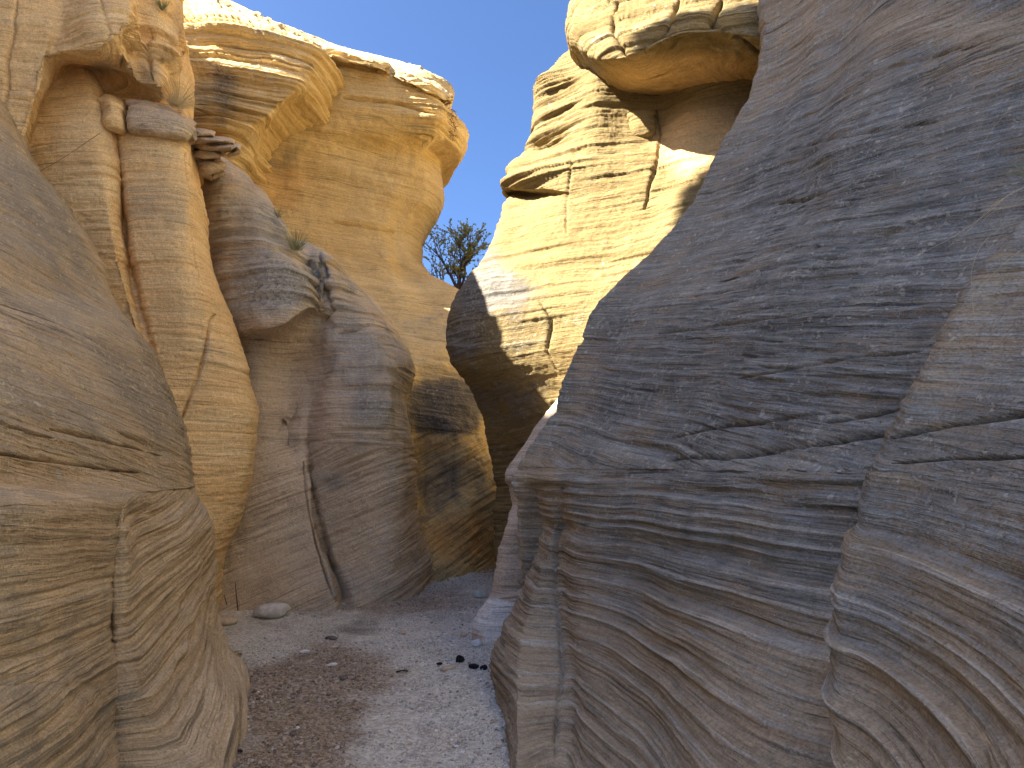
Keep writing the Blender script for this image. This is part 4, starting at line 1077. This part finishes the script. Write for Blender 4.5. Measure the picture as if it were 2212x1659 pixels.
# ------------------------------------------------------------------ gravel: countless pebbles in one object
def pebbles(n, name):
    rg = np.random.default_rng(21)
    t = (1 + 5 ** 0.5) / 2
    iv = np.array([(-1, t, 0), (1, t, 0), (-1, -t, 0), (1, -t, 0), (0, -1, t), (0, 1, t), (0, -1, -t), (0, 1, -t), (t, 0, -1), (t, 0, 1), (-t, 0, -1), (-t, 0, 1)], float)
    iv /= np.linalg.norm(iv[0])
    tf = np.array([(0, 11, 5), (0, 5, 1), (0, 1, 7), (0, 7, 10), (0, 10, 11), (1, 5, 9), (5, 11, 4), (11, 10, 2), (10, 7, 6), (7, 1, 8), (3, 9, 4), (3, 4, 2), (3, 2, 6), (3, 6, 8), (3, 8, 9), (4, 9, 5), (2, 4, 11), (6, 2, 10), (8, 6, 7), (9, 8, 1)])
    y = 3.4 + 9.2 * rg.uniform(size=n) ** 1.35
    x = rg.uniform(-2.6, 0.6, n) + np.clip(y - 8, 0, 5) * -0.05
    P0 = np.stack([x, y, np.zeros(n)], -1)
    # drifts of coarser pebbles
    dens = fbm(P0, 1.6, 3, 0.6, 5)
    keep = rg.uniform(size=n) < 0.55 + 0.7 * dens
    x, y, dens = x[keep], y[keep], dens[keep]
    n = len(x)
    z = ground_z(x, y)
    qx, qy, _ = project(np.stack([x, y, z], -1))
    wx = qx + 40 * fbm(np.stack([x, y, z], -1), 1.2, 3, 0.6, 77)
    br = field(wx, qy, 0.15, [(640, 1580, 190, 190, 1.0), (700, 1450, 160, 60, 0.85), (860, 1300, 200, 40, 0.7), (1050, 1225, 60, 25, 0.75), (900, 1620, 160, 90, 0.25), (560, 1400, 80, 30, 0.0), (960, 1420, 110, 60, 0.25)])
    wt_ = field(wx, qy, 0.0, [(765, 1360, 60, 24, 1.0), (520, 1600, 70, 70, 0.5)])
    s = np.exp(rg.normal(-5.15, 0.42, n)) * (1 + 0.5 * np.clip(dens, 0, 1)) * (0.85 + 0.35 * br) * (1 - 0.75 * wt_)
    s = np.clip(s, 0.002, 0.016)
    V = iv[None] * (1 + rg.uniform(-0.28, 0.28, (n, 12, 1)))
    V = V * (s[:, None] * rg.uniform(0.6, 1.25, (n, 3)) * np.array([1.1, 1.0, 0.72]))[:, None, :]
    a = rg.uniform(0, 6.283, n)
    c, sn = np.cos(a)[:, None], np.sin(a)[:, None]
    V = np.stack([V[..., 0] * c - V[..., 1] * sn, V[..., 0] * sn + V[..., 1] * c, V[..., 2]], -1)
    V += np.stack([x, y, z + 0.25 * s], -1)[:, None, :]
    Fc = (tf[None] + 12 * np.arange(n)[:, None, None]).reshape(-1)
    me = bpy.data.meshes.new(name)
    me.vertices.add(n * 12)
    me.vertices.foreach_set('co', V.reshape(-1).astype(np.float32))
    me.loops.add(n * 60)
    me.loops.foreach_set('vertex_index', Fc.astype(np.int32))
    me.polygons.add(n * 20)
    me.polygons.foreach_set('loop_start', np.arange(0, n * 60, 3, dtype=np.int32))
    me.polygons.foreach_set('use_smooth', np.zeros(n * 20, bool))
    me.update(calc_edges=True)
    for k, v in (('tone', rg.uniform(size=n)), ('brown', br)):
        at = me.attributes.new(k, 'FLOAT', 'POINT')
        at.data.foreach_set('value', np.repeat(v, 12).astype(np.float32))
    mat = bpy.data.materials.new('pebbles')
    B = NB(nt(mat))
    out = B.n('ShaderNodeOutputMaterial')
    bs = B.n('ShaderNodeBsdfPrincipled')
    bs.inputs['Roughness'].default_value = 0.85
    B.link(bs.outputs[0], out.inputs[0])
    def ramp(stops):
        rp = B.n('ShaderNodeValToRGB')
        B.link(B.attr('tone'), rp.inputs[0])
        e = rp.color_ramp.elements
        e[0].position, e[0].color = stops[0][0], (*stops[0][1], 1)
        e[1].position, e[1].color = stops[-1][0], (*stops[-1][1], 1)
        for p, c_ in stops[1:-1]:
            q = e.new(p)
            q.color = (*c_, 1)
        return rp.outputs[0]
    grey = ramp([(0, (0.26, 0.245, 0.21)), (0.25, (0.45, 0.425, 0.36)), (0.6, (0.64, 0.61, 0.53)), (0.9, (0.52, 0.45, 0.38)), (1, (0.78, 0.76, 0.73))])
    brn = ramp([(0, (0.12, 0.09, 0.065)), (0.3, (0.27, 0.19, 0.125)), (0.6, (0.40, 0.29, 0.195)), (0.85, (0.40, 0.35, 0.29)), (1, (0.55, 0.45, 0.36))])
    f = B.rng(B.attr('brown'), 0.3, 0.8)
    B.link(B.mix(f, grey, brn), bs.inputs['Base Color'])
    me.materials.append(mat)
    o = bpy.data.objects.new(name, me)
    COL.objects.link(o)
    return o


tag(pebbles(150000, 'gravel'), 'fine grey and brown gravel covering the wash floor', 'gravel', None, 'stuff')


# ------------------------------------------------------------------ plants
class Tubes:
    def __init__(self):
        self.v, self.f = [], []

    def tube(self, pts, r0, r1, seg=5):
        base = len(self.v)
        n = len(pts)
        for i, p in enumerate(pts):
            p = Vector(p)
            d = (Vector(pts[min(i + 1, n - 1)]) - Vector(pts[max(i - 1, 0)])).normalized()
            a = d.orthogonal().normalized()
            b = d.cross(a)
            r = r0 + (r1 - r0) * i / max(1, n - 1)
            for k in range(seg):
                t = 2 * math.pi * k / seg
                self.v.append(tuple(p + (a * math.cos(t) + b * math.sin(t)) * r))
        for i in range(n - 1):
            for k in range(seg):
                k2 = (k + 1) % seg
                self.f.append((base + i * seg + k, base + i * seg + k2, base + (i + 1) * seg + k2, base + (i + 1) * seg + k))

    def leaf(self, p, d, l, w):
        d = Vector(d).normalized()
        a = d.orthogonal().normalized()
        a.rotate(__import__('mathutils').Quaternion(d, random.uniform(0, 6.28)))
        p = Vector(p)
        b = len(self.v)
        n = d.cross(a) * w * 0.3
        self.v += [tuple(p), tuple(p + d * l * 0.5 + a * w + n), tuple(p + d * l), tuple(p + d * l * 0.5 - a * w + n)]
        self.f.append((b, b + 1, b + 2, b + 3))

    def build(self, name, mat, parent=None):
        me = bpy.data.meshes.new(name)
        me.from_pydata(self.v, [], self.f)
        me.materials.append(mat)
        o = bpy.data.objects.new(name, me)
        COL.objects.link(o)
        if parent is not None:
            fix_parent(o, parent)
        return o


M_bark = plain_material('dark_bark', (0.06, 0.048, 0.04), (0.14, 0.11, 0.085), 30, 0.6)
M_leaf = plain_material('yellow_green_leaves', (0.42, 0.43, 0.12), (0.66, 0.63, 0.26), 3, 0.0)
def translucent(mat):
    t = mat.node_tree
    bs = next(n for n in t.nodes if n.type == 'BSDF_PRINCIPLED')
    out = next(n for n in t.nodes if n.type == 'OUTPUT_MATERIAL')
    tr = t.nodes.new('ShaderNodeBsdfTranslucent')
    mx = t.nodes.new('ShaderNodeMixShader')
    mx.inputs[0].default_value = 0.5
    t.links.new(bs.inputs['Base Color'].links[0].from_socket, tr.inputs[0])
    t.links.new(bs.outputs[0], mx.inputs[1])
    t.links.new(tr.outputs[0], mx.inputs[2])
    t.links.new(mx.outputs[0], out.inputs[0])


M_leaf2 = plain_material('dull_green_leaves', (0.28, 0.33, 0.18), (0.48, 0.52, 0.30), 3, 0.0)
translucent(M_leaf)
translucent(M_leaf2)
M_straw = plain_material('dry_grass', (0.42, 0.34, 0.19), (0.58, 0.49, 0.30), 3, 0.0)
M_greengrass = plain_material('grey_green_grass', (0.14, 0.17, 0.08), (0.28, 0.28, 0.15), 3, 0.0)

tb = Vector(W(984, 652, 16.6))
tree = empty('small_tree', tb, 'small dark branched tree with sparse yellow green leaves, alone in the sky gap', 'tree', None, 'thing')
trunk, twigs, leaves, leaves2 = Tubes(), Tubes(), Tubes(), Tubes()


def limb(p, d, length, r, depth):
    length = length * 1.28 if depth == 0 or r > 0.029 and depth == 1 and (p - tb).length < 0.4 else length
    n = 5 if depth < 2 else 4
    pts = [p.copy()]
    q, dd = p.copy(), d.normalized()
    for i in range(n):
        dd = (dd + Vector((random.gauss(0, 0.13), random.gauss(0, 0.13), random.gauss(0.04, 0.10)))).normalized()
        q = q + dd * (length / n)
        pts.append(q.copy())
    (trunk if depth < 2 else twigs).tube(pts, r, r * 0.55, 6 if depth < 2 else 4)
    if depth >= 3:
        for k in range(random.randint(6, 11)):
            pp = random.choice(pts[1:])
            ld = dd + Vector((random.gauss(0, 0.5), random.gauss(0, 0.5), random.gauss(0.2, 0.4)))
            T = leaves if (random.random() < 0.55 and q.z < tb.z + 1.25) else leaves2
            T.leaf(pp, ld, random.uniform(0.045, 0.085), random.uniform(0.014, 0.026))
    if depth < 4:
        m = (5, 4, 4, 3)[depth]
        for k in range(m):
            t = random.uniform(0.35, 1.0) if k else 1.0
            i = min(int(t * n), n)
            pp = pts[i]
            side = Vector((random.gauss(0, 1), random.gauss(0, 1), random.gauss(0, 0.5)))
            nd = (dd * 0.9 + side.normalized() * random.uniform(0.55, 0.95) + Vector((0, 0, 0.12))).normalized()
            limb(pp, nd, length * random.uniform(0.50, 0.72), max(r * random.uniform(0.38, 0.55), 0.0035), depth + 1)


limb(tb + Vector((0.02, 0, -0.1)), Vector((0.12, 0, 1)), 0.80, 0.060, 0)
limb(tb + Vector((0, 0, 0.05)), Vector((-0.75, 0.1, 0.62)), 0.66, 0.040, 1)
limb(tb + Vector((0.04, 0, 0.10)), Vector((0.9, 0.0, 0.25)), 0.62, 0.040, 1)
limb(tb + Vector((0.05, 0, 0.2)), Vector((0.55, 0.1, 0.9)), 0.85, 0.042, 1)
limb(tb + Vector((0.03, 0, 0.25)), Vector((-0.25, 0.1, 1.0)), 0.90, 0.040, 1)
limb(tb + Vector((0.03, 0, 0.0)), Vector((0.9, 0.2, 0.02)), 0.55, 0.030, 1)
trunk.build('trunk', M_bark, tree)
twigs.build('branch', M_bark, tree)
leaves.build('crown', M_leaf, tree)
leaves2.build('crown', M_leaf2, tree)


def grass_tuft(name, base, h, n, mat, label, cat, spread=0.9, lean=(0, 0, 0), rad=0.0012, droop=0.5):
    T = Tubes()
    b = Vector(base)
    for k in range(n):
        a = random.uniform(0, 6.283)
        sp = random.uniform(0.05, spread)
        d = Vector((math.cos(a) * sp, math.sin(a) * sp, 1)) + Vector(lean)
        d.normalize()
        L = h * random.uniform(0.55, 1.1)
        p = b + Vector((math.cos(a), math.sin(a), 0)) * random.uniform(0, 0.06 * h / 0.25)
        pts = []
        for i in range(5):
            t = i / 4
            pts.append(p + d * L * t + Vector((math.cos(a), math.sin(a), -0.6)) * (droop * L * t * t * 0.5 * sp))
        T.tube(pts, rad, rad * 0.35, 3)
    return tag(T.build(name, mat), label, cat, None, 'thing')


grass_tuft('grass_tuft', W(640, 540, 8.95), 0.30, 110, M_greengrass, 'grey green grass tuft growing on the shoulder of the grey buttress', 'grass tuft', 0.7, (0.15, 0, 0), 0.0022)
grass_tuft('grass_tuft', W(600, 470, 9.25), 0.16, 50, M_greengrass, 'faint thin grass tuft higher up the ridge of the grey buttress', 'grass tuft', 0.6, (0.1, 0, 0), 0.0018)
grass_tuft('dry_bush', W(383, 228, 7.2), 0.34, 240, M_straw, 'dry straw coloured bush drooping over the ledge of the orange cliff', 'bush', 1.3, (0.25, -0.1, -0.1), 0.0018, 0.9)
grass_tuft('grass_tuft', W(352, 20, 7.15), 0.14, 40, M_leaf2, 'small dark green plant at the top of the orange cliff', 'plant', 0.9, (0, -0.2, 0), 0.0035)
grass_tuft('grass_tuft', W(462, 22, 14.0), 0.32, 60, M_leaf2, 'small shrub on the rim of the stepped cliff against the sky', 'shrub', 0.9, (0.3, 0, 0), 0.004)

# long dry stems hanging over the grey wall from beyond the right edge
stem_root = empty('dry_grass', W(2240, 420, 2.45), 'dry grass clump with long thin pale stems drooping over the grey wall', 'grass clump', None, 'thing')


def stem(name, pts, r, mat, label):
    T = Tubes()
    P3 = np.array([W(*p) for p in pts])
    t = np.linspace(0, len(pts) - 1, 24)
    Q = pchip(P3, t)
    T.tube([tuple(q) for q in Q], r, r * 0.6, 4)
    return T.build(name, mat, stem_root)


stem('grass_stem', [(2260, 390, 2.50), (2191, 413, 2.50), (2120, 470, 2.52), (2040, 522, 2.56), (1931, 574, 2.62)], 0.0011, M_straw, 'longest pale dry stem slanting down across the grey wall')
stem('grass_stem', [(2240, 205, 2.50), (2190, 230, 2.50), (2150, 270, 2.52), (2120, 320, 2.54), (2109, 350, 2.56)], 0.0009, M_straw, 'thin dry stem arching downward above the other stems')
stem('grass_stem', [(2230, 395, 2.48), (2150, 440, 2.50), (2090, 500, 2.52), (2040, 540, 2.56)], 0.0008, M_straw, 'dry stem running beside and above the longest one')
stem('grass_stem', [(2250, 470, 2.45), (2170, 490, 2.46), (2120, 530, 2.48), (2098, 600, 2.50), (2105, 690, 2.50), (2116, 715, 2.5)], 0.0008, M_straw, 'dry stem bending down into the long crack')
stem('grass_stem', [(2240, 520, 2.45), (2180, 560, 2.46), (2080, 660, 2.5), (2010, 735, 2.56)], 0.0008, M_straw, 'lowest dry stem slanting across the crack')
for k, (dx, dy) in enumerate([(0, 0), (25, 18), (12, 40)]):
    stem('grass_stem', [(2240 + dx, 430 + dy, 2.42), (2190 + dx, 445 + dy, 2.42), (2150 + dx, 455 + dy * 1.3, 2.43), (2120 + dx, 480 + dy * 1.6, 2.44)], 0.0008, M_straw, 'short curved dry stem at the right edge of the grey wall')
grass_tuft('grass_tuft', W(2225, 380, 2.35), 0.09, 26, M_leaf2, 'blurred dark green grass blades at the right edge of the grey wall', 'grass tuft', 1.2, (-0.8, 0, 0), 0.0012)

# roots and sticks
def stick(name, pts, r0, r1, mat, label, cat):
    T = Tubes()
    Q = pchip(np.array([W(*p) for p in pts]), np.linspace(0, len(pts) - 1, 14))
    T.tube([tuple(q) for q in Q], r0, r1, 5)
    return tag(T.build(name, mat), label, cat, None, 'thing')


stick('stick', [(508, 1258, 7.9), (510, 1280, 7.92), (512, 1300, 7.95), (514, 1318, 7.98)], 0.004, 0.008, M_bark, 'thin dark stick standing upright by the long pale boulder', 'stick')
stick('stick', [(484, 1284, 7.8), (487, 1296, 7.82), (490, 1306, 7.85)], 0.004, 0.006, M_bark, 'short dark stick near the small tan boulder', 'stick')
gp = ground_point(869, 1452)
T = Tubes()
for k in range(5):
    a = random.uniform(-0.5, 0.5)
    T.tube([(gp[0] - 0.05 * math.cos(a), gp[1] - 0.05 * math.sin(a), gp[2] + 0.006), (gp[0], gp[1] + random.uniform(-0.01, 0.01), gp[2] + 0.014), (gp[0] + 0.05 * math.cos(a), gp[1] + 0.05 * math.sin(a), gp[2] + 0.006)], 0.004, 0.003, 5)
tag(T.build('charred_twig', M_char), 'black charred twig bundle lying in the middle of the wash', 'twig', None, 'thing')
stick('dry_root', [(216, 288, 6.85), (180, 312, 6.75), (130, 345, 6.7), (82, 372, 6.65)], 0.003, 0.002, M_bark, 'thin dark root slanting across the first orange pillar', 'root')
stick('dry_root', [(120, 470, 5.9), (160, 525, 5.95), (200, 590, 6.0), (232, 690, 6.1)], 0.0025, 0.0015, M_bark, 'thin dark root hanging along the edge of the brown banded wall', 'root')
# rootlets under the cap of the golden cliff
T = Tubes()
for k in range(70):
    t = random.random()
    px0, py0 = 974 + random.gauss(0, 5), 235 + 62 * t
    p = Vector(W(px0, py0, 14.4 + random.uniform(-0.25, 0.35)))
    pts = [p]
    for i in range(3):
        p = p + Vector((random.uniform(-0.02, 0.06), random.gauss(0, 0.02), random.gauss(-0.03, 0.03)))
        pts.append(p)
    T.tube(pts, 0.010, 0.004, 4)
M_root = plain_material('reddish_rootlets', (0.20, 0.11, 0.06), (0.33, 0.20, 0.12), 8, 0.4)
T.build('root_fringe', M_root, bpy.data.objects['sandstone_cliff.001'])

# ------------------------------------------------------------------ world and sun
SUN_EL, SUN_AZ = math.radians(45), math.radians(252)     # azimuth clockwise from +Y
sv = Vector((math.sin(SUN_AZ) * math.cos(SUN_EL), math.cos(SUN_AZ) * math.cos(SUN_EL), math.sin(SUN_EL)))
sun = bpy.data.lights.new('sun', 'SUN')
sun.energy = 4.2
sun.angle = math.radians(0.5)
sun.color = (1.0, 0.93, 0.80)
so = bpy.data.objects.new('sun', sun)
COL.objects.link(so)
so.rotation_euler = (-sv).to_track_quat('-Z', 'Y').to_euler()
world = bpy.data.worlds.new('World')
scene.world = world
world.use_nodes = True
wt = world.node_tree
wt.nodes.clear()
wo = wt.nodes.new('ShaderNodeOutputWorld')
bg = wt.nodes.new('ShaderNodeBackground')
sky = wt.nodes.new('ShaderNodeTexSky')
sky.sky_type = 'NISHITA'
sky.sun_disc = False
sky.sun_elevation = SUN_EL
sky.sun_rotation = SUN_AZ
sky.altitude = 1950
sky.air_density = 1.0
sky.dust_density = 10.0
sky.ozone_density = 10.0
bg.inputs['Strength'].default_value = 0.044
wt.links.new(sky.outputs[0], bg.inputs[0])
wt.links.new(bg.outputs[0], wo.inputs[0])

cam = bpy.data.cameras.new('camera')
cam.lens = 24.0
cam.sensor_width = 36.0
cam.clip_start = 0.05
cam.clip_end = 2000
co = bpy.data.objects.new('camera', cam)
COL.objects.link(co)
co.location = (0, 0, CAMZ)
co.rotation_euler = (math.pi / 2 + PITCH, 0, 0)
scene.camera = co
scene.view_settings.view_transform = 'Standard'
scene.view_settings.look = 'None'
scene.view_settings.exposure = 2.85
scene.view_settings.gamma = 1.0
scene.render.engine = 'CYCLES'
scene.cycles.use_denoising = True
scene.cycles.denoising_input_passes = 'RGB_ALBEDO_NORMAL'
scene.cycles.denoising_prefilter = 'ACCURATE'
scene.cycles.max_bounces = 12
scene.cycles.diffuse_bounces = 8
